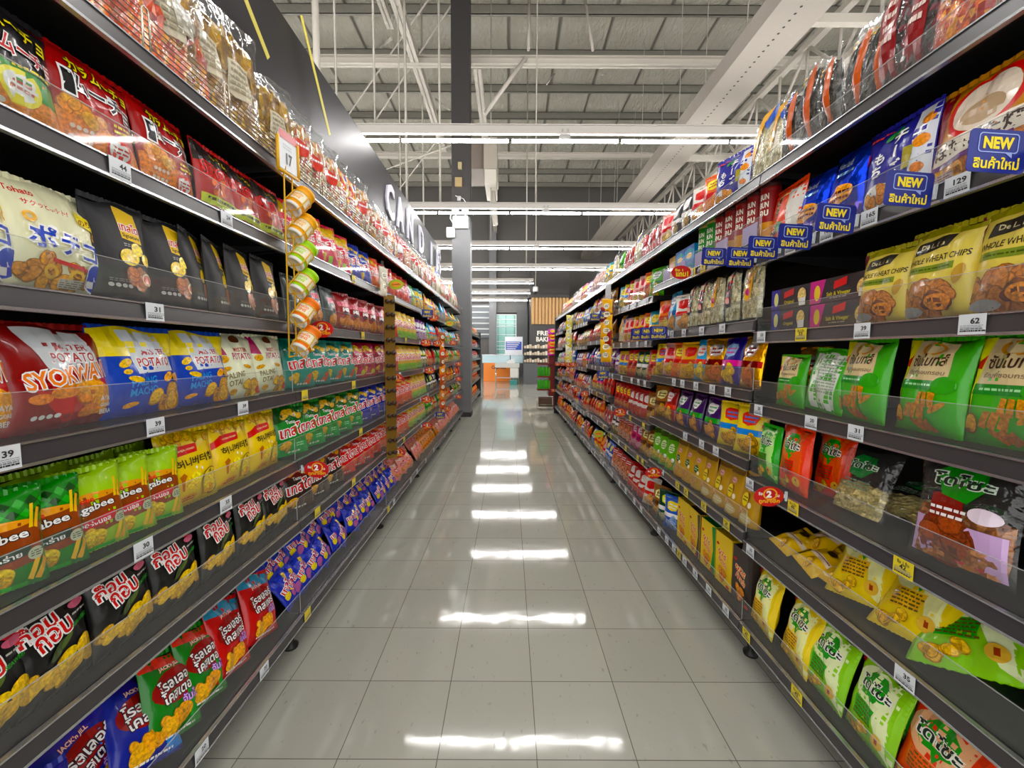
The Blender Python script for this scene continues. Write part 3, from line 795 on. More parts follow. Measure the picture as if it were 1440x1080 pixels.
d('dz_cookie', 'clear_cracker_bag', 'rice cracker bag', 'clear lilac bag with a big round brown cracker', .21, .24, .06, '#c8b8cc', [
    ('r', -.9, .05, .9, .42, '#b79cc0'), ('p', [(-.5, .66), (.1, .7), (.15, .42), (-.45, .4)], '#6e1f14'), ('e', -.15, .26, .58, .25, '#6e3018', 0, 3), ('c', -.15, .26, .5, .2, 12, '#84401f'), ('p', [(-.55, .86), (-.2, .96), (.35, .93), (.5, .78), (.2, .62), (-.3, .66)], '#1c7a2c'), ('t', 'โดโซะ', 0, .81, 1.15, '#14241a', '#c8d4c8', .03, .12), ('l', -.15, .52, .6, 2, .06, '#e8d8d8'), ('e', .55, .55, .3, .07, '#d8ccd8'), ('l', .3, .08, .6, 1, .05, '#b03a4a')], clear=(['#7a4a2c', '#8e5a34', '#a07050'], .5), seed=7)
d('dz_purple', 'clear_cracker_bag', 'rice cracker bag', 'clear bag with a deep purple band', .18, .2, .05, '#b8a8c0', [
    ('r', -1, .45, 1, .8, '#5e1450'), ('l', 0, .65, 1.0, 2, .08, '#d0b8cc'), ('r', -.6, .1, .3, .3, '#c8c4bc')], clear=(['#8a7460', '#a08a70'], .5), seed=9)
d('lump_yellow', 'small_cracker_pack', 'small cracker pack', 'small yellow twisted cracker pack', .12, .13, .04, '#d2ae12', [
    ('r', -1, .42, 1, .56, '#d8c8b0'), ('l', 0, .5, 1.5, 1, .06, '#6a2a3a'), ('c', 0, .22, .7, .14, 5, '#e0b02a'), ('e', 0, .78, .3, .1, '#3a2a14')], seed=3)
d('kraft', 'stand_up_pouch', 'snack pouch', 'kraft gold pouch with a yellow oval', .115, .205, .055, '#a5823a', [
    ('r', -1, .88, 1, 1, '#6a4f1e'), ('l', 0, .95, 1.4, 1, .035, '#8a6c30'), ('e', .0, .74, .34, .06, '#c9a0a0'), ('t', 'Manora', .0, .74, .5, '#a02a3a'), ('e', .12, .55, .2, .1, '#6a4424'), ('e', -.2, .5, .4, .14, '#dfc21c'), ('l', -.2, .53, .5, 2, .06, '#2a2412'), ('e', .45, .42, .18, .06, '#d8d0bc'), ('c', -.4, .25, .4, .08, 5, '#c89a70'), ('e', .2, .14, .6, .1, '#b9ab84'), ('l', .2, .17, .9, 2, .05, '#d8d0b0')], style='pouch', slot=1, seed=5)
d('kraft_green', 'stand_up_pouch', 'snack pouch', 'kraft gold pouch with a dark green patch', .115, .205, .055, '#ab8a42', [
    ('r', -1, .88, 1, 1, '#6a4f1e'), ('e', .0, .72, .34, .06, '#c9a0a0'), ('t', 'Manora', .0, .72, .5, '#a02a3a'), ('e', -.05, .5, .42, .1, '#1f4a2c'), ('l', -.05, .52, .55, 2, .05, '#b8c8a8'), ('e', .4, .42, .16, .05, '#d8d0bc'), ('c', -.2, .2, .6, .1, 6, '#c89a60')], style='pouch', slot=1, seed=6)
d('veg', 'stand_up_pouch', 'snack pouch', 'leaf green pouch with a white logo', .12, .205, .05, '#5f9a1c', [
    ('r', -1, .86, 1, 1, '#2f4a14'), ('e', -.15, .62, .38, .14, '#c9d8b0'), ('l', -.15, .66, .5, 3, .06, '#3a6a1c'), ('c', -.1, .25, .6, .14, 7, '#b8a03a'), ('e', .3, .3, .2, .06, '#dfe4d8')], style='pouch', seed=7)
def tallbox(key, base, side, desc, c2):
    d(key, 'biscuit_box', 'biscuit box', desc, .135, .235, .075, base, [
        ('p', [(.45, 0), (1, 0), (1, 1), (.5, .96), (.75, .5)], c2), ('e', -.72, .76, .17, .03, '#a81c22'), ('t', 'ยูโร่', -.15, .6, 1.0, '#c9302a', '#f0dcb0', -.35, .14), ('t', 'คัสตาร์ด', -.05, .46, 1.0, '#c9302a', '#f0dcb0', -.35, .12), ('c', -.2, .2, .6, .12, 7, '#d8891c'), ('e', .7, .06, .2, .03, '#a81c22')], style='box', side=side)
tallbox('bx_yellow', '#dfba0c', '#b59a10', 'tall yellow biscuit box', '#dfba0c')
tallbox('bx_brown', '#dfba0c', '#3a2c28', 'tall yellow biscuit box with a brown edge', '#42322e')
tallbox('bx_green', '#dfba0c', '#1f6a34', 'tall yellow biscuit box with a green edge', '#1f7a3c')
tallbox('bx_black', '#3a3330', '#2a2422', 'tall charcoal biscuit box', '#2c2624')
def cone(key, kind, colname, base, chip, c2, w=.15, h=.19, slot=0, logo='#ece4e0', kindname='snack bag', style='pillow'):
    d(key, kind, kindname, colname, w, h, .055, base, [
        ('p', [(-.55, .84), (-.3, .9), (.4, .89), (.62, .82), (.45, .64), (0, .6), (-.45, .65)], logo), ('l', 0, .77, .7, 2, .09, c2), ('r', -1, .4, 1, .53, c2), ('c', 0, .22, .8, .2, 10, chip)], slot=slot, seed=len(colname), style=style)
cone('cr_red', 'snack_bag', 'dark red snack bag with white badge and yellow twists', '#8a1418', '#e0b02a', '#c8401c')
cone('cr_purple', 'snack_bag', 'deep purple snack bag with a white badge', '#351454', '#dc9a2e', '#2f8a3a')
cone('cr_yellow', 'snack_bag', 'yellow snack bag with red and blue badge', '#e0c010', '#c89a24', '#3a7ac0', logo='#c8403a')
cone('cr_pink', 'snack_bag', 'pale pink snack bag with a crimson badge', '#d9a8a0', '#dcb440', '#b83038', logo='#c8283c')
cone('cr_orange', 'snack_bag', 'orange snack bag with a yellow badge', '#d8681a', '#e08a34', '#b02a18', logo='#f0d84a')
cone('cr_gold', 'snack_bag', 'amber yellow snack bag with a red badge', '#e0a41a', '#d8a83a', '#b8401c', logo='#c8281c')
cone('cr_sky', 'snack_bag', 'sky blue snack bag with a white badge', '#3a9ccc', '#d8c06a', '#c8402a', h=.2)
cone('cr_navy', 'snack_bag', 'navy snack bag with a pale top', '#1d1670', '#d8b45a', '#c83a8a', logo='#8fb0d8', h=.2)
cone('cr_foil', 'snack_bag', 'shiny gold snack bag with a white oval', '#d2a010', '#b86a24', '#7c1c1c', slot=2, h=.2)
cone('fish_red', 'fish_snack_bag', 'scarlet snack bag with an amber badge', '#b5201c', '#d8834a', '#7c1414', h=.2, logo='#f0c83a')
cone('fish_or', 'fish_snack_bag', 'pumpkin orange tied snack bag', '#d8791c', '#dcc07a', '#a8401a', logo='#c83a1c')
cone('fish_blue', 'fish_snack_bag', 'turquoise snack bag with an orange figure patch', '#1f8fb8', '#dc9a3a', '#1a5c8c', h=.22)
cone('g_green', 'snack_packet', 'fresh green snack bag', '#5aa52a', '#d8c05a', '#2a6a24')
cone('g_teal', 'snack_packet', 'teal snack bag with a yellow badge', '#1a7c88', '#e0b83a', '#c8a01c', logo='#e0c83a')
cone('g_violet', 'snack_packet', 'violet snack bag with white streaks', '#6a2a7c', '#c8a0c8', '#e8e0ea')
cone('g_white', 'snack_packet', 'white snack bag with a red badge', '#d4d0ca', '#d8a06a', '#b8302c', logo='#b8302c')
cone('g_dkgreen', 'snack_packet', 'bottle green snack bag with a lime badge', '#123a24', '#c0b890', '#e8e8e0', logo='#d8d84a')
cone('g_bw', 'snack_packet', 'black snack bag with white lettering', '#1c1a1c', '#b89a6a', '#e8e6e0')
cone('g_magenta', 'snack_packet', 'magenta snack bag', '#a8145c', '#d08aa0', '#7c0f44', logo='#f0d0e0')
cone('g_brown', 'snack_packet', 'golden brown snack bag', '#8a5a1c', '#c89a4a', '#4a2c10', logo='#e8d8a0')
cone('g_crimson', 'snack_packet', 'crimson snack bag with silver print', '#9c1220', '#c84a3a', '#c9c4c0', logo='#c9c4c0')
cone('g_blue', 'snack_packet', 'cobalt snack bag with a yellow badge', '#2450a8', '#8fa8d8', '#dfe4f0', logo='#f0c830')
def clearbag(key, desc, cols, fill=.75, w=.14, h=.22, t=.05, label=None, seed=3, kind='clear_bag'):
    d(key, kind, 'snack bag', desc, w, h, t, '#dddddd', label or (), clear=(cols, fill), seed=seed)
clearbag('c_gold', 'clear bag of dark golden strips', ['#7a5a1c', '#8f6e26', '#6a4c14', '#a08238'], .85, label=[('r', -.3, .35, .35, .62, '#b9b2a0'), ('l', .02, .58, .5, 5, .045, '#8a8474')])
clearbag('c_orange', 'clear bag of orange red pieces', ['#b04a1c', '#c8622a', '#8f2a18', '#d08a4a'], .8, label=[('r', -.5, .5, .1, .8, '#b9b6ac'), ('l', -.2, .75, .5, 5, .05, '#85827a')], seed=5)
clearbag('c_white', 'clear bag of pale assorted snacks', ['#a89c88', '#a87a44', '#c8bca8', '#9a3a24', '#7a5a3a'], .8, label=[('e', .1, .5, .4, .1, '#a8382c'), ('l', .1, .52, .5, 1, .06, WH)], w=.15, seed=7)
clearbag('c_mixed', 'clear bag of mixed bright snacks', ['#b8342a', '#d8b02a', '#c8c0b0', '#3a5ca0', '#d87a2a'], .8, label=[('r', -.4, .3, .4, .5, '#d8d4cc'), ('l', 0, .45, .6, 2, .06, '#8a2a24')], seed=9)
clearbag('c_seaweed', 'clear bag of black seaweed rolls', ['#1c1a18', '#2a2622', '#141412', '#3a342c'], .82, label=[('r', .2, .05, .6, .9, '#a8551c'), ('l', -.3, .8, .5, 2, .06, '#c8a41c')], w=.11, h=.23, seed=11)
clearbag('c_maroon', 'clear bag with a maroon band', ['#2c2422', '#5c1420', '#3a2c28'], .85, label=[('r', -.45, .1, .35, .95, '#74141f'), ('l', -.05, .8, .4, 4, .12, '#c8b8b0')], w=.12, h=.24, seed=13)
clearbag('c_pop', 'clear bag of pale speckled puffs with a printed strip', ['#c9c2a4', '#b3aa88', '#d8d2ba', '#8a8468'], .92, label=[('r', -.35, .3, .3, .97, '#251a2c'), ('l', 0, .85, .4, 5, .1, '#b03038'), ('e', 0, .42, .2, .06, '#d8a8a0')], w=.13, h=.23, seed=15)
clearbag('c_pop2', 'clear bag of pale speckled puffs with a yellow strip', ['#c9c2a4', '#b3aa88', '#d8d2ba', '#8a8468'], .92, label=[('r', -.3, .35, .35, 1, '#d8a41a'), ('l', 0, .88, .4, 3, .12, '#a86a10'), ('e', 0, .5, .2, .06, '#b0306a')], w=.14, h=.23, seed=17)
clearbag('c_cream', 'clear bag of cream coloured puffs with a gold edge', ['#cfc7a8', '#bfb694', '#ddd6bc'], .85, label=[('p', [(-1, .4), (-.5, 1), (.3, 1), (-.7, .3)], '#d8a21c'), ('p', [(-.1, .8), (.5, .98), (.6, .8), (.2, .66)], '#2a50a8')], w=.17, h=.24, seed=19)
clearbag('c_red', 'clear bag of scarlet wrapped sweets', ['#b01c20', '#c83a30', '#d8a0a0', '#8c1418'], .85, label=[('e', 0, .5, .4, .12, WH)], w=.15, h=.2, seed=21)
clearbag('c_nut', 'clear bag of pink peanuts', ['#c07a5a', '#a85c44', '#cf9474', '#8f4a34'], .8, label=[('r', -1, .7, 1, .95, '#a81c24'), ('l', 0, .84, 1.2, 2, .08, WH)], w=.15, h=.19, seed=23)
# ---------------------------------------------------------------- room
def at_z(px, py, z):
    r = ray(px, py); k = (z - H) / r.z
    return Vector((r.x * k, r.y * k, z))

def math_node(nt, op, a, b=None):
    n = N(nt, 'ShaderNodeMath', operation=op)
    for i, q in enumerate((a, b)):
        if q is None: continue
        if isinstance(q, (int, float)): n.inputs[i].default_value = q
        else: nt.links.new(q, n.inputs[i])
    return n.outputs[0]

TILE = 0.3048
org = at_z(747.6, 958.3, 0)
def floor_material():
    mt, nt, b = new_mat('vinyl_floor_tiles')
    tc = N(nt, 'ShaderNodeTexCoord')
    sp = N(nt, 'ShaderNodeSeparateXYZ')
    nt.links.new(tc.outputs['Object'], sp.inputs[0])
    masks, cells = [], []
    for ax, o in (('X', org.x), ('Y', org.y)):
        u = math_node(nt, 'DIVIDE', math_node(nt, 'SUBTRACT', sp.outputs[ax], o - 30 * TILE), TILE)
        fr = math_node(nt, 'FRACT', u)
        cells.append(math_node(nt, 'FLOOR', u))
        masks.append(math_node(nt, 'GREATER_THAN', math_node(nt, 'ABSOLUTE', math_node(nt, 'SUBTRACT', fr, 0.5)), 0.4952))
    line = math_node(nt, 'MAXIMUM', *masks)
    cb = N(nt, 'ShaderNodeCombineXYZ')
    nt.links.new(cells[0], cb.inputs[0]); nt.links.new(cells[1], cb.inputs[1])
    wn = N(nt, 'ShaderNodeTexWhiteNoise')
    nt.links.new(cb.outputs[0], wn.inputs['Vector'])
    fl = N(nt, 'ShaderNodeTexNoise'); fl.inputs['Scale'].default_value = 55; fl.inputs['Detail'].default_value = 3
    mp = N(nt, 'ShaderNodeMapping'); mp.inputs['Scale'].default_value = (1.0, 0.45, 1)
    nt.links.new(tc.outputs['Object'], mp.inputs['Vector']); nt.links.new(mp.outputs[0], fl.inputs['Vector'])
    speck = N(nt, 'ShaderNodeMapRange'); speck.inputs[1].default_value = 0.65; speck.inputs[2].default_value = 0.73
    nt.links.new(fl.outputs['Fac'], speck.inputs[0])
    m1 = N(nt, 'ShaderNodeMix', data_type='RGBA')
    m1.inputs[6].default_value = lin('#adada1'); m1.inputs[7].default_value = lin('#b3b3a7')
    nt.links.new(wn.outputs['Value'], m1.inputs[0])
    m2 = N(nt, 'ShaderNodeMix', data_type='RGBA'); m2.inputs[7].default_value = lin('#8b897c')
    nt.links.new(math_node(nt, 'MULTIPLY', speck.outputs[0], 0.55), m2.inputs[0]); nt.links.new(m1.outputs[2], m2.inputs[6])
    m3 = N(nt, 'ShaderNodeMix', data_type='RGBA'); m3.inputs[7].default_value = lin('#6c6a62')
    nt.links.new(line, m3.inputs[0]); nt.links.new(m2.outputs[2], m3.inputs[6])
    nt.links.new(m3.outputs[2], b.inputs['Base Color'])
    b.inputs['Roughness'].default_value = 0.065
    b.inputs['Specular IOR Level'].default_value = 0.5
    bn = N(nt, 'ShaderNodeTexNoise'); bn.inputs['Scale'].default_value = 9; bn.inputs['Detail'].default_value = 2
    nt.links.new(tc.outputs['Object'], bn.inputs['Vector'])
    bp = N(nt, 'ShaderNodeBump'); bp.inputs['Strength'].default_value = 0.12; bp.inputs['Distance'].default_value = 0.004
    nt.links.new(bn.outputs['Fac'], bp.inputs['Height']); nt.links.new(bp.outputs[0], b.inputs['Normal'])
    return mt

def foil_ceiling_material():
    mt, nt, b = new_mat('foil_roof_insulation')
    tc = N(nt, 'ShaderNodeTexCoord')
    sp = N(nt, 'ShaderNodeSeparateXYZ'); nt.links.new(tc.outputs['Object'], sp.inputs[0])
    fr = math_node(nt, 'FRACT', math_node(nt, 'DIVIDE', math_node(nt, 'ADD', sp.outputs['X'], 40.3), 1.22))
    e = math_node(nt, 'ABSOLUTE', math_node(nt, 'SUBTRACT', fr, 0.5))
    seam = N(nt, 'ShaderNodeMapRange'); seam.inputs[1].default_value = 0.46; seam.inputs[2].default_value = 0.495
    nt.links.new(e, seam.inputs[0])
    n1 = N(nt, 'ShaderNodeTexNoise'); n1.inputs['Scale'].default_value = 1.6; n1.inputs['Detail'].default_value = 6
    mp = N(nt, 'ShaderNodeMapping'); mp.inputs['Scale'].default_value = (2.2, 0.8, 1)
    nt.links.new(tc.outputs['Object'], mp.inputs['Vector']); nt.links.new(mp.outputs[0], n1.inputs['Vector'])
    mx = N(nt, 'ShaderNodeMix', data_type='RGBA'); mx.inputs[6].default_value = lin('#efe6d0'); mx.inputs[7].default_value = lin('#fffcf0')
    nt.links.new(n1.outputs['Fac'], mx.inputs[0])
    m2 = N(nt, 'ShaderNodeMix', data_type='RGBA'); m2.inputs[7].default_value = lin('#6f6b60')
    nt.links.new(math_node(nt, 'MULTIPLY', seam.outputs[0], 0.7), m2.inputs[0]); nt.links.new(mx.outputs[2], m2.inputs[6])
    nt.links.new(m2.outputs[2], b.inputs['Base Color'])
    b.inputs['Metallic'].default_value = 0.0; b.inputs['Roughness'].default_value = 0.35; b.inputs['Specular IOR Level'].default_value = 0.8
    n2 = N(nt, 'ShaderNodeTexNoise'); n2.inputs['Scale'].default_value = 4.5; n2.inputs['Detail'].default_value = 7; n2.inputs['Roughness'].default_value = 0.65
    nt.links.new(mp.outputs[0], n2.inputs['Vector'])
    ht = math_node(nt, 'ADD', math_node(nt, 'MULTIPLY', n2.outputs['Fac'], 1.0), math_node(nt, 'MULTIPLY', seam.outputs[0], -0.8))
    bp = N(nt, 'ShaderNodeBump'); bp.inputs['Strength'].default_value = 1.0; bp.inputs['Distance'].default_value = 0.42
    nt.links.new(ht, bp.inputs['Height']); nt.links.new(bp.outputs[0], b.inputs['Normal'])
    return mt

WALLM = plain('dark_grey_wall_paint', '#5b5855', 0.7, vary=0.05)
STEELW = plain('beige_painted_steel', '#bfb8ae', 0.5, vary=0.04)
STEELG = plain('galvanised_purlin_steel', '#8a877e', 0.5, 0.4, vary=0.12)
ROD = plain('thin_hanger_steel', '#aca79c', 0.45)
GREYC = plain('grey_column_paint', '#6f7072', 0.55, vary=0.05)
DARKC = plain('dark_brown_column_paint', '#2f2b2a', 0.6)
BLACK = plain('black_powder_coat', '#121213', 0.5)
SHELF = plain('black_shelf_steel', '#1b1a1b', 0.38, vary=0.1)
RAIL = plain('charcoal_price_rail_plastic', '#3e3b3e', 0.3, vary=0.08)
SILVER = plain('silver_rail_edge', '#c3c5ca', 0.25, 0.85)
WIRE = plain('chrome_wire', '#c9c3b4', 0.22, 0.9)
YEL = plain('yellow_wire_paint', '#e0ac0e', 0.35)
WHITEP = plain('white_plastic', '#e8e9ea', 0.4)
GLOW = plain('led_tube_glow', '#ffffff', 0.5, emit=('#fffdfb', 26.0))
HOUS = plain('light_channel_paint', '#aaa49d', 0.45)

mb = MB(); mb.v += [(-13, -4, 0), (13, -4, 0), (13, 20.6, 0), (-13, 20.6, 0)]; mb.face((0, 1, 2, 3))
struct('floor', mb, floor_material())
CEILZ = 9.0
mb = MB(); mb.box((-13, -4, CEILZ), (13, 20.6, CEILZ + 0.1))
struct('ceiling', mb, foil_ceiling_material())
mb = MB(); mb.box((-13, 20.4, 0), (13, 20.6, CEILZ))
struct('wall_far', mb, WALLM)
mb = MB(); mb.box((-13.2, -4, 0), (-13, 20.6, CEILZ)); struct('wall_left', mb, WALLM)
mb = MB(); mb.box((13, -4, 0), (13.2, 20.6, CEILZ)); struct('wall_right', mb, WALLM)
# purlins carrying the roof sheets, each a length of folded steel
y = 9.96 - 5 * 1.4
while y < 20.3:
    mb = MB(); mb.box((-13, y, 8.78), (13, y + 0.012, 8.99)); mb.box((-13, y, 8.78), (13, y + 0.07, 8.792)); mb.box((-13, y, 8.978), (13, y + 0.07, 8.99))
    struct('roof_purlin', mb, STEELG)
    y += 1.4
# portal beams across and along
def ibeam(a, b, hgt, wid, name):
    mb = MB(); d_ = Vector(b) - Vector(a)
    if abs(d_.x) > abs(d_.y):
        x0, x1 = a[0], b[0]; y, z = a[1], a[2]
        mb.box((x0, y - wid / 2, z), (x1, y + wid / 2, z + .014)); mb.box((x0, y - wid / 2, z + hgt - .014), (x1, y + wid / 2, z + hgt)); mb.box((x0, y - .006, z), (x1, y + .006, z + hgt))
    else:
        y0, y1 = a[1], b[1]; x, z = a[0], a[2]
        mb.box((x - wid / 2, y0, z), (x + wid / 2, y1, z + .014)); mb.box((x - wid / 2, y0, z + hgt - .014), (x + wid / 2, y1, z + hgt)); mb.box((x - .006, y0, z), (x + .006, y1, z + hgt))
    return struct(name, mb, STEELW)
ibeam((-9, 8.66, 6.84), (9, 8.66, 6.84), .16, .14, 'roof_beam')
ibeam((-9, 12.4, 6.76), (9, 12.4, 6.76), .14, .14, 'roof_beam')
ibeam((-.66, 8.75, 6.84), (-.66, 20.3, 6.84), .18, .16, 'roof_beam')
ibeam((-1.86, -3.5, 6.85), (-1.86, 12.3, 6.85), .18, .16, 'roof_beam')
ibeam((-2.3, -3.5, 7.4), (-2.3, 8.5, 7.4), .16, .13, 'roof_beam')
# bracing rods
for a, b, r in (((-4.2, 11, 7.0), (-.9, 7.9, 8.2), .02), ((-4.6, 12, 6.3), (-.95, 8, 7.6), .02), ((-4.5, 12, 5.9), (-1, 8.1, 5.1), .014), ((-4.0, 12, 4.6), (-1, 8.1, 5.6), .014),
                ((-.5, 8.6, 5.9), (0.3, 8.6, 6.95), .04), ((-3.2, 11, 8.8), (-2.4, 8.9, 7.5), .03), ((-2.2, 13, 8.7), (-1.5, 10.8, 7.2), .03), ((1.2, 12, 8.8), (.9, 10.8, 7.8), .02), ((2.6, 12, 8.8), (2.2, 10.6, 7.9), .02), ((.4, 9.6, 8.8), (.35, 8.6, 7.1), .03), ((1.6, 9.6, 8.8), (1.6, 8.6, 7.1), .03)):
    mb = MB(); mb.tube([a, b], r, 6)
    struct('roof_brace', mb, STEELW)

# column at the end of the first run
CXL, CXR, CYN, CYF = -1.07, -.73, 7.92, 8.26
mb = MB()
mb.box((CXL, CYN, .09), (CXR, CYF, 3.72), 0); mb.box((CXL + .004, CYN + .004, 3.72), (CXR - .004, CYF - .004, 7.75), 1); mb.box((CXL + .03, CYN + .03, 7.75), (CXR - .03, CYF - .03, 9), 2); mb.box((CXL - .006, CYN - .006, 0), (CXR + .006, CYF + .006, .09), 1)
struct('column_1', mb, [GREYC, DARKC, STEELW])

# emergency light on the column
t = tag(empty('emergency_light', (-.9, CYN, 3.6)), 'white twin-head emergency light box fixed high on the grey column', 'emergency light')
mb = MB(); mb.box((-.14, -.09, -.1), (.14, 0, .12)); obj('battery_box', mb, WHITEP, t, .008)
for x in (-.09, .09):
    mb = MB(); M = Matrix.Translation((x, -.05, .2)) @ Matrix.Rotation(PI / 2, 4, 'X')
    mb.lathe([(.0, -.05), (.035, -.045), (.06, 0), (.065, .05), (.055, .055), (.0, .06)], 18, 0, None, M); obj('lamp_head', mb, WHITEP, t)
    mb = MB(); mb.tube([(x, -.05, .12), (x, -.04, .17)], .012, 8); obj('bracket', mb, WHITEP, t)
mb = MB(); mb.tube([(.06, -.04, .24), (.1, -.03, .36), (.05, -.01, .44), (-.1, 0, .5)], .006, 6); mb.tube([(-.14, -.04, .0), (-.19, -.04, .08), (-.17, -.04, .2), (-.1, -.04, .2)], .012, 6); obj('cable', mb, WHITEP, t)
o = MB(); o.box((-1.16, CYN - .06, 3.34), (CXL + .06, CYN - .002, 3.52)); tag(obj('socket_box', o, WHITEP, None, .006), 'small white socket box on the column edge below the emergency light', 'socket box')
for (px, py, w, h, col, lab) in ((645, 257, .13, .16, '#8f7a52', 'tan cardboard coloured box fixed on the dark upper column'), (647, 234, .07, .12, '#9a8c66', 'small pale yellow notice box on the dark upper column, above the tan box'), (646, 280, .07, .08, '#9a9a98', 'small grey junction box on the dark upper column, below the tan box')):
    p = at_y(px, py, CYN)
    o = MB(); o.box((p.x - w / 2, CYN - .05, p.z - h / 2), (p.x + w / 2, CYN - .002 + .008, p.z + h / 2))
    tag(obj('junction_box', o, plain('box_' + col[1:], col, .6), None, .004), lab, 'box')
# boxed air handler hanging behind the column
t = tag(empty('air_handler', (0, 9.4, 0)), 'beige boxed air unit hanging behind the dark column under the roof', 'air conditioner')
a = at_y(680, 257, 9.4); b = at_y(699, 206, 9.4)
mb = MB(); mb.box((a.x, 0, a.z + .3), (b.x, 1.2, b.z + .2)); obj('casing', mb, plain('beige_casing', '#a89f92', .5), t, .01)
mb = MB(); mb.box((a.x + .02, .02, a.z), (b.x - .02, 1.1, a.z + .3)); obj('outlet_box', mb, plain('pale_casing', '#cfc9bd', .5), t, .01)
mb = MB(); mb.box((a.x - .42, .2, a.z + .38), (a.x - .004, 1.2, b.z + .2)); obj('side_casing', mb, plain('brown_casing', '#7d7066', .5), t, .01)
mb = MB(); mb.tube([(b.x - .1, .5, a.z), (b.x - .05, .5, a.z - .75)], .06, 8); obj('strut', mb, STEELW, t)

# long duct on the right with a line of outlet holes
t = tag(empty('air_duct', (3.61, 0, 5.5)), 'long pale flat air duct with a dotted line of outlet holes under the roof', 'air duct')
mb = MB(); mb.box((-.33, -3.5, 0), (.33, 19.6, .27))
DUCT = plain('pale_duct_fabric', '#a29a91', .6, vary=.03)
obj('duct_body', mb, DUCT, t)
mb = MB()
yy = -1.0
while yy < 19.4:
    k = len(mb.v); mb.v += [(-.03 + .018 * math.cos(i * PI / 4), yy + .018 * math.sin(i * PI / 4), -.0015) for i in range(8)]
    mb.face([k + i for i in range(8)]); yy += .11
o = obj('outlet_holes', mb, BLACK, t); o['kind'] = 'stuff'
for i in range(8):
    mb = MB(); mb.tube([(-.25, 1.5 + i * 2.4, .27), (-.25, 1.5 + i * 2.4, 3.49)], .008, 5); mb.tube([(.25, 1.5 + i * 2.4, .27), (.25, 1.5 + i * 2.4, 3.49)], .008, 5); obj('hanger', mb, ROD, t)
# lattice girder beyond the duct
mb = MB()
for z in (5.75, 6.55): mb.box((5.15, -2, z), (5.27, 20.3, z + .1))
yy = -2.0; up = True
while yy < 20.2:
    a = (5.21, yy, 5.8 if up else 6.6); b = (5.21, yy + .75, 6.6 if up else 5.8)
    mb.tube([a, b], .028, 6); mb.tube([b, (5.21, yy + .75, 5.8 if up else 6.6)], .024, 6); yy += .75; up = not up
struct('lattice_girder', mb, STEELW)
for yy in (3.4, 6.2, 10.4):
    mb = MB(); mb.box((4.0, yy, 5.85), (7.5, yy + .1, 5.97)); struct('roof_beam', mb, STEELW)

# ---------------------------------------------------------------- light lines
LZ = 3.58
ROWS = [2.42, 4.84, 7.26, 9.68, 12.1, 14.5, 16.9, 19.3]
names = ['ninth', 'eighth', 'first', 'first', 'second', 'third', 'fourth', 'fifth', 'last']
labs = {4.84: 'white line of light tubes across the aisle, lowest and brightest in view', 7.26: 'white line of light tubes across the aisle just above the emergency light', 9.68: 'white line of light tubes, third in view from the bright one', 12.1: 'white line of light tubes, fourth in view from the bright one', 14.5: 'white line of light tubes, fifth in view from the bright one', 16.9: 'white line of light tubes, sixth in view from the bright one', 19.3: 'white line of light tubes hanging just before the far dark wall',
        2.42: 'white line of light tubes overhead, too high to be seen'}
def light_row(y):
    x0_, x1 = -12.3, (12.3 if y < 14 else .82)
    t = tag(empty('linear_ceiling_light', (0, y, LZ)), labs[y], 'ceiling light', 'lines of ceiling light tubes')
    mb = MB(); mb.box((x0_, -.02, .07), (x1, .02, .17)); mb.box((x0_, -.03, .158), (x1, .03, .17)); obj('channel', mb, HOUS, t)
    for i in range(20):
        x0 = -12.2 + i * 1.22
        if x0 + .6 > x1: break
        mb = MB(); mb.tube([(x0 + .02, 0, 0), (min(x0 + 1.2, x1), 0, 0)], .018, 10); obj('tube', mb, GLOW, t)
    for i in range(10):
        mb = MB(); x = -11.6 + i * 2.44
        if x > x1: break
        mb.box((x - .03, -.026, .09), (x - .01, -.02, .12)); mb.box((x + .03, -.026, .09), (x + .05, -.02, .12)); mb.box((x - .05, -.012, .0), (x + .07, .012, .066)); obj('clip', mb, plain('clip_grey', '#8f8d8a', .4) if 'clip_grey' not in MATS else MATS['clip_grey'], t)
    return t
for y in ROWS: light_row(y)
rods = [(4.84, 534, .012), (4.84, 483, .012), (7.26, 575.5, .022), (7.26, 567, .01), (7.26, 621, .02), (7.26, 751, .012), (9.68, 598, .02), (9.68, 690, .012), (12.1, 739, .02), (14.5, 752, .02)]
for k, (y, px, r) in enumerate(rods):
    X = (px - CX) * y / FP
    mb = MB(); mb.tube([(0, 0, 0), (0, 0, 8.98 - LZ - .15)], r, 6)
    o = obj('hanging_rod', mb, ROD, None, loc=(X, y, LZ + .15)); tag(o, ['thin', 'slim'][k % 2] + ' pale ' + 'hanging rod holding the ' + {4.84: 'brightest', 7.26: 'second', 9.68: 'third', 12.1: 'fourth', 14.5: 'fifth'}[y] + ' light line, ' + ['near its middle', 'close to the dark sign panel', 'beside the column', 'just left of another rod', 'behind the column', 'over the aisle middle', 'behind the light before it', 'past the column edge', 'above the till', 'above the bakery'][k], 'rod', 'rods holding the light lines')
mb = MB(); mb.tube([(0, 0, 0), (0, 0, 6.6)], .045, 10)
tag(obj('vertical_pipe', mb, STEELW, None, loc=((458 - CX) * 6 / FP, 6, 2.4 - .02)), 'thick white vertical pipe rising behind the dark sign panel', 'pipe')
mb = MB(); mb.tube([(0, 0, 0), (0, 0, 4.85)], .012, 6)
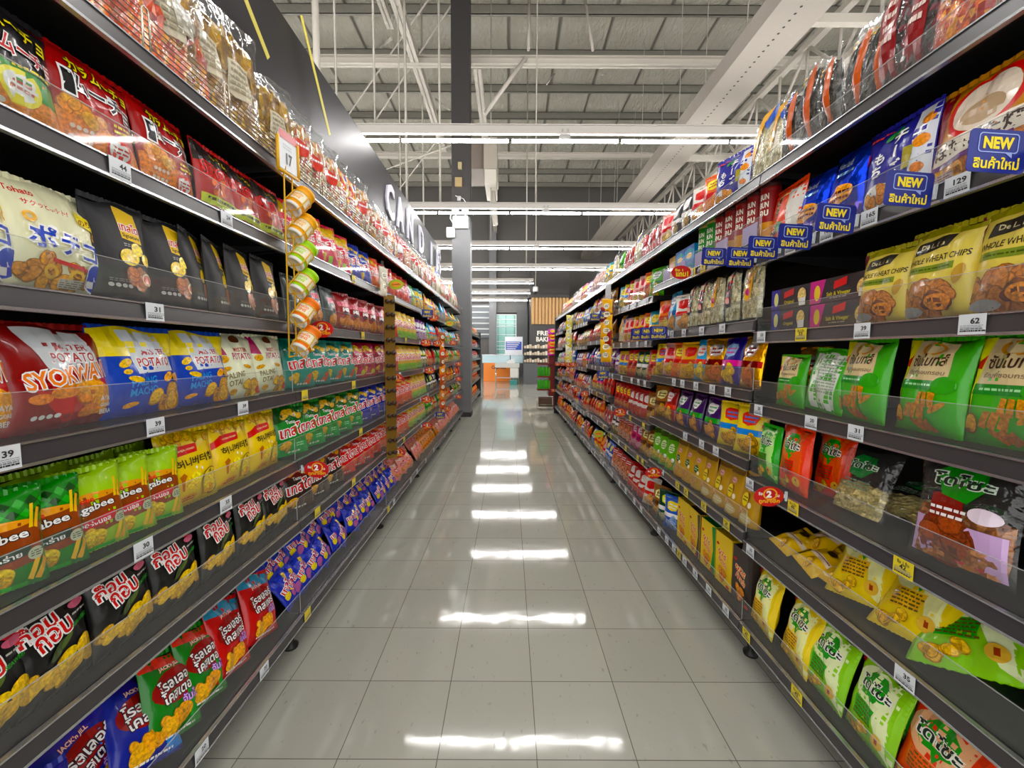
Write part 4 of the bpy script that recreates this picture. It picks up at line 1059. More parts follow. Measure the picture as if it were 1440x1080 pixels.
# ---------------------------------------------------------------- shelving
EDGE_HILITE = clear_mat('acrylic_edge_highlight', milk=.35, lo=.05, hi=.5, rough=.2)  # bright highlight along the riser edges, painted as a semi-white strip
XL, XR = .838, .929
LIPS_L = [.127, .518, .767, 1.041, 1.311, 1.607, 1.894]
LIPS_A = [.127, .4635, .7186, 1.009, 1.280, 1.570, 1.866]
LIPS_B = [.127, .492, .782, 1.0556, 1.326, 1.627, 1.866]
RAILH = .042
EDGE_L = [.435, 1.637, 2.84, 4.04, 5.24, 6.45, 7.65]
EDGE_R = [.465, 1.607, 2.749, 3.891, 5.03, 6.17, 7.31, 8.45]
EDGE_F = [8.42, 9.62, 10.8, 11.62]
def lips(s, y):
    if s < 0: return LIPS_L
    n = 0
    for i, e in enumerate(EDGE_R[:-1]):
        if y >= e: n = i
    return LIPS_A if n % 2 == 0 else LIPS_B
def deck(s, lv, y): return lips(s, y)[lv] + RAILH + .001
ORD = 'first second third fourth fifth sixth seventh eighth ninth tenth eleventh twelfth thirteenth fourteenth fifteenth sixteenth seventeenth eighteenth nineteenth twentieth'.split()
TENS = ['', '', 'twenty', 'thirty', 'forty', 'fifty', 'sixty', 'seventy']
def ordinal(n):
    if n <= 20: return ORD[n - 1]
    t, r = divmod(n, 10)
    return (TENS[t] + '-' + ORD[r - 1]) if r else TENS[t][:-1] + 'ieth'
LEVEL = ['bottom', 'second', 'third', 'fourth', 'fifth', 'sixth', 'top']

def make_bay(s, y0, y1, X, LP, label, group, last=False, fence=False):
    dp = .42
    t = tag(empty('shelving_bay', (s * X, y0, 0)), label, 'shelf unit', group)
    L = y1 - y0
    def bx(mb, x0, x1, a, b, z0, z1, m=0): mb.box((s * x0, a, z0), (s * x1, b, z1), m)
    mb = MB(); bx(mb, dp + .004, dp + .03, 0, L, .1, LP[-1] + .048); obj('back_panel', mb, BLACK, t)
    for yy in ([0, L] if last else [0]):
        yy = yy + (.015 if yy == 0 else -.015)
        mb = MB(); bx(mb, dp - .03, dp + .03, yy - .014, yy + .014, .02, LP[-1] + .048); obj('upright', mb, BLACK, t)
        mb = MB(); bx(mb, .06, dp, yy - .012, yy + .012, .045, .115); obj('foot', mb, BLACK, t)
        yf = yy + (.017 if yy < .1 else -.017)
        for xf_ in (.075, dp - .03):
            mb = MB(); mb.lathe([(0, 0), (.028, 0), (.03, .012), (.014, .02), (.012, .05), (0, .05)], 14, 0, None, Matrix.Translation((s * xf_, yf, 0))); obj('levelling_foot', mb, BLACK, t)
    for lv, z in enumerate(LP):
        mb = MB()
        bx(mb, .012, dp, .004, L - .004, z + RAILH - .014, z + RAILH)
        bx(mb, .012, .03, .004, L - .004, z + .006, z + RAILH - .014)
        for yy in (.02, L - .026): mb.prism([(s * .03, z + .02), (s * dp, z - .03 if lv else z - .01), (s * dp, z + RAILH - .014), (s * .03, z + RAILH - .014)], yy, yy + .005, 'y')
        sh = obj('shelf', mb, SHELF, t)
        mb = MB()
        mb.prism([(0, z + .004), (s * .012, z + .001), (s * .012, z + RAILH - .002), (s * .004, z + RAILH - .004)], .003, L - .003, 'y', 0)
        bx(mb, -.0015, .012, .003, L - .003, z - .0025, z + .0035, 1)
        bx(mb, .0005, .013, .003, L - .003, z + RAILH - .0045, z + RAILH - .001, 1)
        obj('price_rail', mb, [RAIL, SILVER], sh)
        rh = .085 if lv < 6 else .062
        if not (lv == 6 and s < 0):
            mb = MB(); bx(mb, .014, .0165, .006, L - .006, z + RAILH - .002, z + RAILH + rh); bx(mb, .0139, .0166, .006, L - .006, z + RAILH + rh, z + RAILH + rh + .0012, 1); bx(mb, .0139, .0166, .0045, .006, z + RAILH - .002, z + RAILH + rh + .0012, 1); obj('clear_riser', mb, [ACRYL, EDGE_HILITE], sh)
        else:
            mb = MB(); zt = z + RAILH
            for k in range(7): mb.tube([(s * .02, .01, zt + .012 + k * .0135), (s * .02, L - .01, zt + .012 + k * .0135)], .0016, 5)
            for k in range(5):
                yy = .03 + k * (L - .07) / 4
                mb.tube([(s * .017, yy, zt), (s * .017, yy, zt + .098), (s * .017, yy + .004, zt + .106), (s * .017, yy + .016, zt + .106), (s * .017, yy + .02, zt + .098), (s * .017, yy + .02, zt)], .0022, 6)
            obj('wire_fence', mb, WIRE, sh)
    return t
posn = ['nearest', 'second', 'third', 'fourth', 'fifth', 'sixth', 'seventh']
for i in range(6):
    make_bay(-1, EDGE_L[i], EDGE_L[i + 1], XL, LIPS_L, f'black steel shelf bay with wire fenced top, {posn[i]} along the left side', 'black shelf bays on the left', i == 5)
for i in range(7):
    y0, y1 = EDGE_R[i], EDGE_R[i + 1]
    make_bay(1, y0, y1, XR, lips(1, y0 + .1), f'black steel shelf bay with clear front strips, {posn[i]} along the right side', 'black shelf bays on the right', i == 6)
for i in range(3):
    make_bay(-1, EDGE_F[i], EDGE_F[i + 1], .80, LIPS_L[:6], f'far black shelf bay beyond the grey column, {posn[i + 1] if i else "first"} past it', 'black shelf bays beyond the column', i == 2)
# end panels
mb = MB(); mb.box((XR - .01, 8.46, .0), (XR + .46, 8.49, 1.93)); tag(obj('end_panel', mb, BLACK, None, .004), 'tall black end panel closing the far end of the right shelves', 'end panel')
mb = MB(); mb.box((-.8 - .44, 11.635, .0), (-.79, 11.67, 1.78)); tag(obj('end_panel', mb, BLACK, None, .004), 'tall black end panel closing the far shelves beyond the column', 'end panel')

# dark reflective header sign behind the top shelf
def header_material():
    mt, nt, b = new_mat('dark_brushed_header_sheet')
    b.inputs['Base Color'].default_value = lin('#302d30'); b.inputs['Metallic'].default_value = .55; b.inputs['Roughness'].default_value = .4
    add_bump(nt, b, 60, .12, .002, 2.0, (1, .15, 6))
    return mt
t = tag(empty('header_sign', (-1.285, .3, 1.95)), 'long dark metallic header sign with white capital letters behind the left top shelf', 'sign')
mb = MB(); mb.box((-.02, 0, 0), (.02, 7.5, 1.15)); obj('panel', mb, header_material(), t)
LET = plain('white_sign_letter', '#e2e2f2', .35, vary=.0)
for ch, px in zip('CANDIES', (549, 563, 577, 593, 607, 616, 623)):
    yc = y_on(px, -1.25, 2.8) - .3
    if ch == 'S': yc = min(yc, 7.3)
    vs, fs = text_fit(ch, 0, 0, .30 if ch != 'I' else .09, .36, 0, .03)
    me = MB(); n = len(vs)
    me.v = [(.022, yc + x, .86 + y) for x, y in vs] + [(.04, yc + x, .86 + y) for x, y in vs]
    for f in fs: me.face([n + i for i in f]); me.face(list(reversed(f)))
    ed = {}
    for f in fs:
        for i in range(len(f)):
            e = (f[i], f[(i + 1) % len(f)]); ed[e] = 1
    for (i, j) in ed:
        if (j, i) not in ed: me.face((i, j, n + j, n + i))
    obj('letter', me, LET, t)
for y0, r in ((1.25, .004), (2.3, .004)):
    pass
# flat yellow straps holding the sign
for k, (pa, pb) in enumerate((((346, 0), (378, 82)), ((442, 98), (464, 190)))):
    Xs = -1.2
    a = at_x(pa[0], pa[1], Xs); b = at_x(pb[0], pb[1], Xs)
    d_ = (b - a).normalized(); n_ = Vector((0, d_.z, -d_.y)) * .017
    a = a - d_ * .25
    mb = MB(); mb.v += [tuple(a + n_), tuple(a - n_), tuple(b - n_), tuple(b + n_)]
    mb.v += [tuple(Vector(q) + Vector((-.002, 0, 0))) for q in mb.v[:4]]
    for q in ((0, 1, 2, 3), (7, 6, 5, 4), (0, 4, 5, 1), (1, 5, 6, 2), (2, 6, 7, 3), (3, 7, 4, 0)): mb.face(q)
    tag(obj('hanging_strap', mb, plain('yellow_strap', '#cdbd4a', .5) if 'yellow_strap' not in MATS else MATS['yellow_strap']), ['flat yellow strap hanging above the golden strip bags', 'flat yellow strap hanging above the white price card frame'][k], 'strap', 'yellow straps')
# ---------------------------------------------------------------- stock on the shelves
REG = []
def reg(o, desc, s, lv, y, z, cat, what, noun='shelf'):
    REG.append((o, desc, s, lv, y, z, cat, what, noun))

JIT = random.Random(5)
def place(key, s, lv, y, xf=.03, lean=.13, yaw=0.0, roll=0.0, dz=0.0, sc=1.0, jit=1.0):
    """stand one pack on a shelf: y along the aisle, xf behind the shelf front"""
    D_ = DS[key]
    o = D_.build(y=y)
    X = XL if s < 0 else XR
    z = deck(s, lv, y) + dz
    box = D_.style == 'box'
    if box: lean = 0.0
    yaw += JIT.uniform(-.06, .06) * jit; roll += JIT.uniform(-.02, .02) * jit; lean += JIT.uniform(-.03, .03) * jit * (0 if box else 1)
    x = s * (X + xf + (0 if box else D_.t / 2 * sc))
    R = Matrix.Rotation((PI / 2 if s < 0 else -PI / 2) - (yaw if s < 0 else -yaw), 4, 'Z') @ Matrix.Rotation(-lean, 4, 'X') @ Matrix.Rotation(roll, 4, 'Y')
    # keep every corner behind the clear strip
    pts = [(a * D_.w / 2, 0, c * D_.h) for a in (-.97, .97) for c in (0, .5, 1)] + [(a * D_.w / 2, -D_.t / 2, c * D_.h) for a in (-.7, 0, .7) for c in (.2, .5, .8)]
    fw = max(-s * (R @ (Vector(q) * sc)).x for q in pts)
    x = s * max(abs(x), X + .022 + fw)
    # lift so that the lowest corner sits on the shelf
    low = min((R @ Vector((a * D_.w / 2 * sc, 0, c * D_.h * sc))).z for a in (-1, 1) for c in (0, 1)) - .0016
    if box: low = min(low, min((R @ Vector((a * D_.w / 2, b * D_.t, 0))).z for a in (-1, 1) for b in (0, 1)))
    if abs(lean) > .6: low = min(low, -D_.t / 2 * sc * abs(math.sin(lean)))
    o.matrix_world = Matrix.Translation((x, y, z - low + .0006)) @ R @ Matrix.Scale(sc, 4)
    reg(o, D_.desc, s, lv, y, z, D_.cat, D_.kind)
    return o

def P(key, s, lv, pl, pr, xf=.03, **k):
    X = s * ((XL if s < 0 else XR) + xf + .01)
    zz = deck(s, lv, 1.0 if min(pl, pr) < 410 or max(pl, pr) > 1060 else 2.0) + .09
    ya, yb = y_on(pl, X, zz), y_on(pr, X, zz)
    return place(key, s, lv, (ya + yb) / 2, xf, **k)

def run(s, lv, y, seq, yend=None, xf=.03, yaw=None, **k):
    """fill a shelf from y on: (design, how many, pitch)"""
    edges = (EDGE_L if s < 0 else EDGE_R)
    for key, n, pitch in seq:
        w = DS[key].w
        p = pitch or w * 1.01
        # tightly packed faces are turned a little so that each overlaps the next
        sh = 0.0 if p >= w * .98 or DS[key].style == 'box' else min(.55, math.asin(min(.8, DS[key].t * .95 / p)))
        for _ in range(n):
            if yend and y + p / 2 > yend: return y
            for e in edges:
                if abs(y + p / 2 - e) < .03: y = e - p / 2 + .05
            place(key, s, lv, y + p / 2, xf, yaw=sh if yaw is None else yaw, **k)
            y += p
    return y

L, R = -1, 1
# --- left run, nearest bay
P('kara_black', L, 5, -60, 86, xf=.03); P('kara_red', L, 5, 84, 201); P('kara_red', L, 5, 197, 288)
P('strong', L, 5, 284, 336); P('strong', L, 5, 328, 372); P('strong', L, 5, 366, 404)
P('poteco', L, 4, -130, 14); P('poteco', L, 4, 16, 150, lean=.1)
P('signature', L, 4, 131, 218, lean=.05); P('signature', L, 4, 220, 272, lean=.05); P('signature', L, 4, 262, 304, yaw=-.42, lean=.04); P('signature', L, 4, 296, 334, yaw=-.4, lean=.04); P('signature', L, 4, 326, 364, yaw=-.1, lean=.04); P('signature', L, 4, 362, 394, yaw=-.1, lean=.04)
P('wave', L, 3, -190, 22); P('wave', L, 3, 8, 172, lean=.1); P('macho', L, 3, 147, 262, lean=.12, yaw=.08); P('macho', L, 3, 252, 324, lean=.14, yaw=.12); P('otai', L, 3, 308, 372, lean=.14, yaw=.1); P('otai', L, 3, 356, 408, lean=.14, yaw=.1)
for a, b, kx in ((-40, 45, 'jag_green'), (26, 110, 'jag_green'), (98, 172, 'jag_lite'), (150, 209, 'jag_lite'), (194, 251, 'jag_lite')):
    P(kx, L, 2, a, b, lean=.1, yaw=.3)
for kx, y, xx in (('jag_lite', .98, .12), ('jag_lite', 1.08, .13), ('jag_lite', .87, .12), ('jag_green', .74, .12)):
    place(kx, L, 2, y, xx, lean=.1)
P('honey', L, 2, 237, 311, lean=.08, yaw=.05); P('honey', L, 2, 303, 358, lean=.08, yaw=.05); P('honey', L, 2, 352, 398, lean=.08, yaw=.05)
for a, b in ((-60, 20), (22, 138), (140, 222), (222, 283), (283, 340), (338, 378)):
    P('gobgob', L, 1, a, b, lean=.1)
place('gobgob', L, 1, 1.56, lean=.1)
# heap on the lowest shelf
for kx, a, b, xf, ln, yw, rl, dz in (('ro_blue', -30, 122, .03, .3, .1, .1, 0), ('ro_blue', 96, 200, .09, .3, .15, -.1, 0), ('ro_blue', 172, 258, .03, .55, -.05, .4, 0), ('ro_green', 222, 282, .03, .35, -.12, .34, 0), ('ro_green', 262, 328, .03, .35, -.12, .3, 0), ('ro_red', 306, 362, .03, .34, -.12, .3, 0), ('ro_red', 346, 402, .03, .32, -.12, .26, 0),
                                 ('ro_green', 150, 225, .15, .42, .05, .25, .03), ('ro_green', 215, 262, .15, .42, 0, .25, .03), ('ro_red', 262, 312, .15, .42, .05, .25, .03), ('ro_red', 318, 360, .15, .42, 0, .2, .03), ('ro_blue', 370, 402, .15, .42, 0, .1, .03)):
    P(kx, L, 0, a, b, xf=xf, lean=ln, yaw=yw, roll=rl, dz=dz, sc=1.08)
# --- left run, further bays
E2 = 1.655
def mix(s, lv, y, yend, keys, seed, n=(1, 3), xf=.03, lean=.12):
    rnd = random.Random(seed); last = None
    edges = EDGE_L if s < 0 else EDGE_R
    while y < yend:
        k = rnd.choice([q for q in keys if q != last]); last = k
        sc = rnd.uniform(.86, 1.1)
        if lv < 6: sc = min(sc, (lips(s, y + .05)[lv + 1] - deck(s, lv, y + .05) - .03) / DS[k].h)
        for _ in range(rnd.randint(*n)):
            p = DS[k].w * sc * .95
            if y + p > yend: return
            for e in edges:
                if abs(y + p / 2 - e) < p / 2 + .012: y = e + .015
            place(k, s, lv, y + p / 2, xf, lean=lean + rnd.uniform(-.05, .08), yaw=rnd.uniform(-.25, .12), sc=sc)
            y += p
WARM = ['cr_orange', 'cr_gold', 'fish_red', 'cr_red', 'cr_yellow', 't_red', 't_orange']
ALL = ['cr_orange', 'cr_gold', 'fish_red', 'cr_red', 'cr_yellow', 'g_green', 'g_teal', 'cr_sky', 'g_violet', 'g_white', 'cr_pink', 'fish_or', 'g_blue']
run(L, 5, 1.68, [('t_pink', 4, .165), ('t_blue', 2, .18), ('t_orange', 1, .17), ('t_red', 5, .165), ('g_violet', 1, .15), ('g_green', 1, .15), ('g_teal', 2, .14)], 4.4)
run(L, 4, 1.68, [('gray_me', 3, .17), ('red_me', 5, .15), ('t_red', 2, .165), ('t_yellow', 4, .165), ('g_violet', 3, .14)], 4.4)
run(L, 3, 1.70, [('t_teal', 4, .17), ('t_maroon', 3, .18), ('t_red', 2, .165), ('t_yellow', 5, .16), ('g_dkgreen', 2, .14)], 4.4)
run(L, 2, 1.62, [('t_green', 5, .17), ('t_blue', 4, .16), ('t_orange', 4, .16), ('t_yellow', 4, .16)], 4.4)
run(L, 1, 1.66, [('t_brown', 3, .17), ('t_red', 4, .16), ('t_orange', 5, .16), ('t_yellow', 4, .16)], 4.4)
mix(L, 5, 4.45, 7.58, ['g_teal', 'cr_gold', 'fish_blue', 'cr_orange', 'cr_yellow', 'g_green'], 1)
mix(L, 4, 4.45, 7.58, ['g_green', 'cr_gold', 'cr_sky', 'fish_red', 'g_dkgreen', 'g_green'], 2)
mix(L, 3, 4.45, 7.58, ['cr_orange', 'cr_gold', 'fish_or', 'g_green', 'fish_red'], 3)
mix(L, 2, 4.45, 7.58, ['g_bw', 'g_dkgreen', 'cr_gold', 'cr_orange', 'g_green', 'fish_red'], 4)
mix(L, 1, 4.45, 7.58, ['g_bw', 'cr_gold', 'g_white', 'cr_orange', 'g_green', 'fish_red'], 5)
# small packs in two heaped layers
y = 1.62
k = 0
while y < 7.5:
    kx = 'mini_blue' if y < 3.25 else 'mini_pink' if y < 4.35 else 'mini_gold' if y < 5.3 else 'mini_pink'
    for (xf, dz, ln) in ((.05, .0, .5), (.12, .085, .55)):
        yy = y + (0.05 if dz else 0)
        for e in EDGE_L:
            if abs(yy - e) < .062: yy = e + .066
        place(kx, L, 0, yy, xf, lean=ln, yaw=JIT.uniform(-.2, .2), roll=JIT.uniform(-.3, .3), dz=dz)
    y += .108 if y < 5 else .14
# top shelf, tall clear bags
P('c_orange', L, 6, 180, 250, xf=.06, lean=.06, sc=1.75); P('c_orange', L, 6, 245, 298, xf=.06, lean=.06, sc=1.65); P('c_orange', L, 6, 60, 170, xf=.06, lean=.06, sc=1.4)
run(L, 6, 1.13, [('c_gold', 1, .15), ('c_gold', 1, .15), ('c_gold', 1, .13)], xf=.07, lean=.05, sc=1.9, yaw=.3)
run(L, 6, 1.67, [('c_gold', 1, .15), ('c_white', 3, .16), ('c_mixed', 2, .15), ('c_white', 3, .15), ('c_orange', 2, .14), ('c_white', 2, .15)], 2.8, xf=.07, lean=.05, sc=1.72, yaw=.3)
run(L, 6, 2.88, [('c_white', 2, .15), ('c_mixed', 2, .14), ('c_red', 1, .15), ('c_nut', 2, .15), ('c_white', 2, .15), ('c_mixed', 2, .14), ('c_orange', 2, .14), ('c_red', 1, .15), ('c_white', 2, .15), ('c_cream', 2, .17), ('c_mixed', 3, .14), ('c_red', 2, .15), ('c_white', 2, .15), ('c_cream', 2, .17), ('c_mixed', 3, .14)], 7.5, xf=.06, lean=.06, sc=1.5, yaw=.3)

# --- right run, nearest bay
P('kinako', R, 5, 1072, 1128, yaw=-.05, lean=.1); P('bluefoil', R, 5, 1112, 1153, lean=.12); P('bluefoil', R, 5, 1152, 1208, lean=.12, sc=1.08); P('mochi', R, 5, 1205, 1303, lean=.1); P('pota', R, 5, 1294, 1460, lean=.12)
place('kinako', R, 5, 1.46, .12, lean=.1); place('bluefoil', R, 5, 1.2, .14, lean=.1)
for dz in (0, .075):
    y = 1.49
    for kx in ('box_orig', 'box_salt'):
        place(kx, R, 4, y, .02, dz=dz, jit=.25); y -= .232
P('wheat', R, 4, 1200, 1271, lean=.1, xf=.03); P('wheat', R, 4, 1263, 1360, lean=.1, xf=.03, sc=1.08); P('wheat', R, 4, 1342, 1530, lean=.1, xf=.03, sc=1.1)
place('wheat', R, 4, 1.0, .11, lean=.1); place('wheat', R, 4, .85, .12, lean=.1)
place('sun', R, 3, 1.47, .04, lean=.1, sc=.8); place('wheat_back', R, 3, 1.31, .03, lean=.15, roll=.05); P('sun', R, 3, 1166, 1243, lean=.08, yaw=-.12); P('sun', R, 3, 1246, 1352, lean=.1, yaw=-.1); P('sun', R, 3, 1342, 1500, lean=.1)
place('cr_foil', R, 3, 1.5, .13, lean=.1); place('sun', R, 3, .98, .13, lean=.1)
place('dz_dark', R, 2, 1.56, .03, lean=.08, sc=.95); P('dz_red', R, 2, 1086, 1136, lean=.06, xf=.03); place('dz_red', R, 2, 1.37, .12, lean=.1, sc=.95); place('dz_clear', R, 2, 1.2, .06, lean=.3)
place('dz_clear', R, 2, 1.05, .10, lean=1.25, roll=.3); place('dz_clear', R, 2, 1.16, .13, lean=1.2, roll=-.2)
P('dz_cookie', R, 2, 1272, 1415, lean=.16, roll=-.06, xf=.025); place('dz_purple', R, 2, .73, .08, lean=1.2, roll=.2)
# half empty shelf of yellow packs
for kx, y, xf, ln, rl, dz, yw in (('lump_yellow', 1.5, .05, 1.2, .3, 0, .2), ('lump_yellow', 1.42, .12, 1.1, -.4, .03, -.2), ('lump_yellow', 1.36, .04, 1.2, .5, 0, .3), ('lump_yellow', 1.3, .13, 1.0, .2, .03, 0), ('lump_yellow', 1.26, .05, 1.2, -.2, 0, -.3), ('lump_yellow', 1.47, .2, 1.0, .1, .02, 0), ('lump_yellow', 1.38, .22, .9, -.2, .03, .2), ('dz_yellow', 1.3, .2, .8, .15, 0, .1), ('dz_yellow', 1.13, .2, .7, -.1, 0, 0)):
    place(kx, R, 1, y, xf, lean=ln, roll=rl, dz=dz, yaw=yw)
place('dz_yellow', R, 1, 1.17, .05, lean=.62, roll=-.2, sc=1.08); place('dz_yellow', R, 1, 1.01, .04, lean=.74, roll=-.2, sc=1.1)
place('dz_green', R, 1, .87, .045, lean=.95, roll=-.6, sc=1.15); place('dz_green', R, 1, .74, .2, lean=.9, roll=-.3); place('dz_dark', R, 1, .98, .18, lean=.5)
P('dz_yellow', R, 0, 1042, 1092, lean=.2, yaw=-.1); P('dz_yellow', R, 0, 1082, 1142, lean=.2, yaw=-.1); P('dz_green', R, 0, 1118, 1186, lean=.2, yaw=-.1, sc=.97); P('dz_green', R, 0, 1172, 1262, lean=.24, yaw=-.1, sc=.97); P('dz_orange', R, 0, 1246, 1352, lean=.25, yaw=-.05); P('dz_orange', R, 0, 1350, 1480, lean=.3, xf=.03)
place('dz_dark', R, 0, 1.12, .13, lean=.2); place('dz_yellow', R, 0, 1.4, .13, lean=.2)
# top shelf
P('c_seaweed', R, 6, 1095, 1120, lean=.05, jit=3.5, sc=1.05); P('c_seaweed', R, 6, 1118, 1146, lean=.05, jit=3.5, sc=1.23); P('c_seaweed', R, 6, 1146, 1180, lean=.05, jit=3.5, sc=1.05); P('c_seaweed', R, 6, 1176, 1218, lean=.06, jit=3.5, sc=1.05); P('c_seaweed', R, 6, 1206, 1240, lean=.06, jit=3.5, sc=1.05); P('c_maroon', R, 6, 1232, 1272, lean=.06, jit=3, sc=1.12); P('c_maroon', R, 6, 1258, 1305, lean=.06, jit=3, sc=1.12)
place('c_cream', R, 6, 1.57, lean=.08); P('c_orange', R, 6, 1296, 1400, lean=.12); P('c_orange', R, 6, 1390, 1520, lean=.12); P('c_cream', R, 6, 1052, 1092, lean=.08, sc=1.1)
run(R, 6, 1.86, [('mochi', 1, .17), ('cr_orange', 1, .13), ('g_white', 1, .14), ('g_bw', 2, .15), ('cr_pink', 1, .14), ('c_red', 3, .15), ('c_cream', 1, .17), ('c_red', 2, .15), ('g_green', 1, .15), ('c_cream', 1, .17), ('g_teal', 2, .14), ('c_mixed', 5, .14), ('g_violet', 2, .14), ('fish_red', 3, .14), ('c_mixed', 3, .14), ('c_white', 3, .15), ('cr_orange', 3, .14), ('cr_gold', 2, .14), ('g_white', 3, .14)], 8.38, lean=.08)
# second bay
CAN = {}
def canister(col, band, cap):
    if col not in CAN:
        mb = MB()
        prof = [(0, 0), (.034, 0), (.035, .003), (.035, .018), (.035, .07), (.035, .13), (.035, .185), (.035, .2), (.036, .2), (.036, .218), (.034, .22), (0, .22)]
        mb.lathe(prof, 20, 4, None, None, [cap, cap, '#c9b48a', '#b8862a', col, col, col, cap, cap, cap, cap])
        for q in range(3):
            vs, fs = text_fit(['BUN', 'BUN', 'อบ'][q], 0, .165 - q * .03, .034, .022, 0, .03)
            k = len(mb.v)
            mb.v += [(.0356 * math.sin(x / .0356), -.0356 * math.cos(x / .0356), z) for x, z in vs]
            for f in fs: mb.face([k + i for i in f], 4, '#e8e0d0')
        CAN[col] = mb.mesh('canister', PACK_MATS)
    return CAN[col]
y = 1.66
for i in range(7):
    c = ('#7c1416', '#b08a3a', '#3a1a1a') if i < 5 else ('#2f7a2a', '#b08a3a', '#c8b47a')
    o = link('canister', canister(*c), None, (XR + .075, y, deck(1, 5, y)), (0, 0, -PI / 2 + .4)); reg(o, ('dark red' if i < 5 else 'green') + ' snack canister with white lettering', 1, 5, y, 0, 'canister', 'canister')
    y += .088
for i in range(5):
    mb = MB(); mb.box((-.002, -.05, 0), (.002, .05, .075)); yy = 1.7 + i * .22
    o = obj('shelf_card', mb, plain('lilac_card', '#b9a6d8', .5) if i == 0 else MATS['lilac_card'], None, .001, (XR + .0235, yy, deck(1, 5, yy))); reg(o, 'lilac card standing behind the clear strip', 1, 5, yy, 0, 'card', 'shelf card')
d('bx_blue', 'biscuit_box', 'biscuit box', 'pale blue biscuit box', .12, .075, .06, '#3f86b8', [('e', 0, .3, .6, .2, '#d8b04a', 0, 3), ('p', [(-1, .7), (0, .9), (1, .6), (1, 1), (-1, 1)], '#1f5a9c'), ('e', .4, .6, .2, .1, '#3a9a3a')], style='box', side='#3579a8')
d('bx_tan', 'biscuit_box', 'biscuit box', 'tan biscuit box with a flowery front', .1, .15, .09, '#b8924a', [('e', 0, .6, .6, .2, '#c8704a', .3, 3), ('e', 0, .25, .7, .16, '#d8c09a')], style='box', side='#a8843c')
for dz in (0, .076):
    for i in range(2): place('bx_blue', R, 5, 2.33 + i * .125, .03, dz=dz, jit=.1)
place('bx_tan', R, 5, 2.61, .03); place('cr_pink', R, 5, 2.49, .13, sc=.8)
run(R, 4, 1.64, [('c_pop2', 1, .15), ('c_pop', 1, .14), ('c_pop2', 1, .14), ('c_pop', 2, .13), ('g_white', 1, .12), ('fish_blue', 1, .15), ('fish_or', 1, .13), ('fish_red', 1, .15)], 2.74, lean=.05)
run(R, 3, 1.63, [('cr_foil', 1, .16), ('cr_navy', 1, .15), ('cr_foil', 1, .13), ('cr_sky', 1, .16), ('cr_gold', 1, .13), ('cr_orange', 1, .13), ('cr_pink', 1, .14), ('cr_yellow', 1, .13)], 2.74)
run(R, 2, 1.63, [('cr_yellow', 2, .14), ('cr_purple', 1, .2), ('cr_purple', 1, .17), ('cr_purple', 1, .17), ('cr_red', 1, .18), ('g_brown', 1, .12)], 2.74)
run(R, 1, 1.61, [('kraft', 4, .115), ('kraft_green', 2, .115), ('kraft_green', 1, .115), ('veg', 3, .115), ('g_brown', 2, .11)], 2.74, lean=.1)
run(R, 0, 1.64, [('bx_black', 1, .14), ('bx_yellow', 1, .15), ('bx_green', 1, .16), ('bx_brown', 1, .15), ('bx_yellow', 1, .14)])
run(R, 0, 2.4, [('g_blue', 1, .12), ('g_dkgreen', 1, .1), ('g_brown', 1, .11)], lean=.1, xf=.04)
# third bay and beyond
run(R, 5, 2.79, [('g_green', 1, .14), ('cr_orange', 1, .13), ('cr_pink', 2, .13), ('fish_red', 1, .14), ('cr_yellow', 1, .13), ('g_teal', 1, .13)], 3.87)
run(R, 4, 2.79, [('g_teal', 1, .13), ('cr_orange', 1, .13), ('cr_gold', 1, .13), ('cr_gold', 1, .13), ('cr_pink', 2, .12), ('c_cream', 1, .16)], 3.87)
run(R, 3, 2.79, [('fish_red', 1, .13), ('g_dkgreen', 2, .13), ('fish_red', 2, .12), ('cr_yellow', 2, .13), ('g_violet', 1, .13)], 3.87)
run(R, 2, 2.79, [('g_brown', 1, .12), ('g_crimson', 4, .11), ('fish_red', 4, .11)], 3.87)
run(R, 1, 2.79, [('g_brown', 2, .12), ('g_magenta', 2, .12), ('c_nut', 3, .13), ('g_bw', 2, .11)], 3.87)
run(R, 0, 2.8, [('g_white', 1, .13), ('g_crimson', 3, .13), ('c_nut', 4, .14)], 3.87, lean=.2)
mix(R, 5, 3.92, 8.4, ['fish_red', 'g_white', 'cr_orange', 'cr_gold', 'cr_yellow', 'g_blue', 'cr_red', 'g_brown', 'cr_pink'], 11)
mix(R, 4, 3.92, 8.4, ['fish_red', 'cr_orange', 'c_cream', 'cr_gold', 'g_white', 'cr_red', 'cr_pink', 'g_brown'], 12)
mix(R, 3, 3.92, 8.4, ['g_green', 'cr_yellow', 'g_blue', 'g_blue', 'g_violet', 'cr_navy', 'g_white', 'cr_gold', 'fish_red'], 13)
mix(R, 2, 3.92, 8.4, ['fish_red', 'c_nut', 'cr_gold', 'g_crimson', 'cr_navy', 'cr_orange', 'g_white'], 14)
mix(R, 1, 3.92, 8.4, ['g_crimson', 'c_red', 'cr_orange', 'fish_red', 'g_green', 'cr_navy', 'fish_or'], 15)
mix(R, 0, 3.92, 8.4, ['c_red', 'cr_pink', 'cr_pink', 'c_nut', 'cr_gold', 'g_blue', 'cr_orange', 'fish_red'], 16, lean=.22)
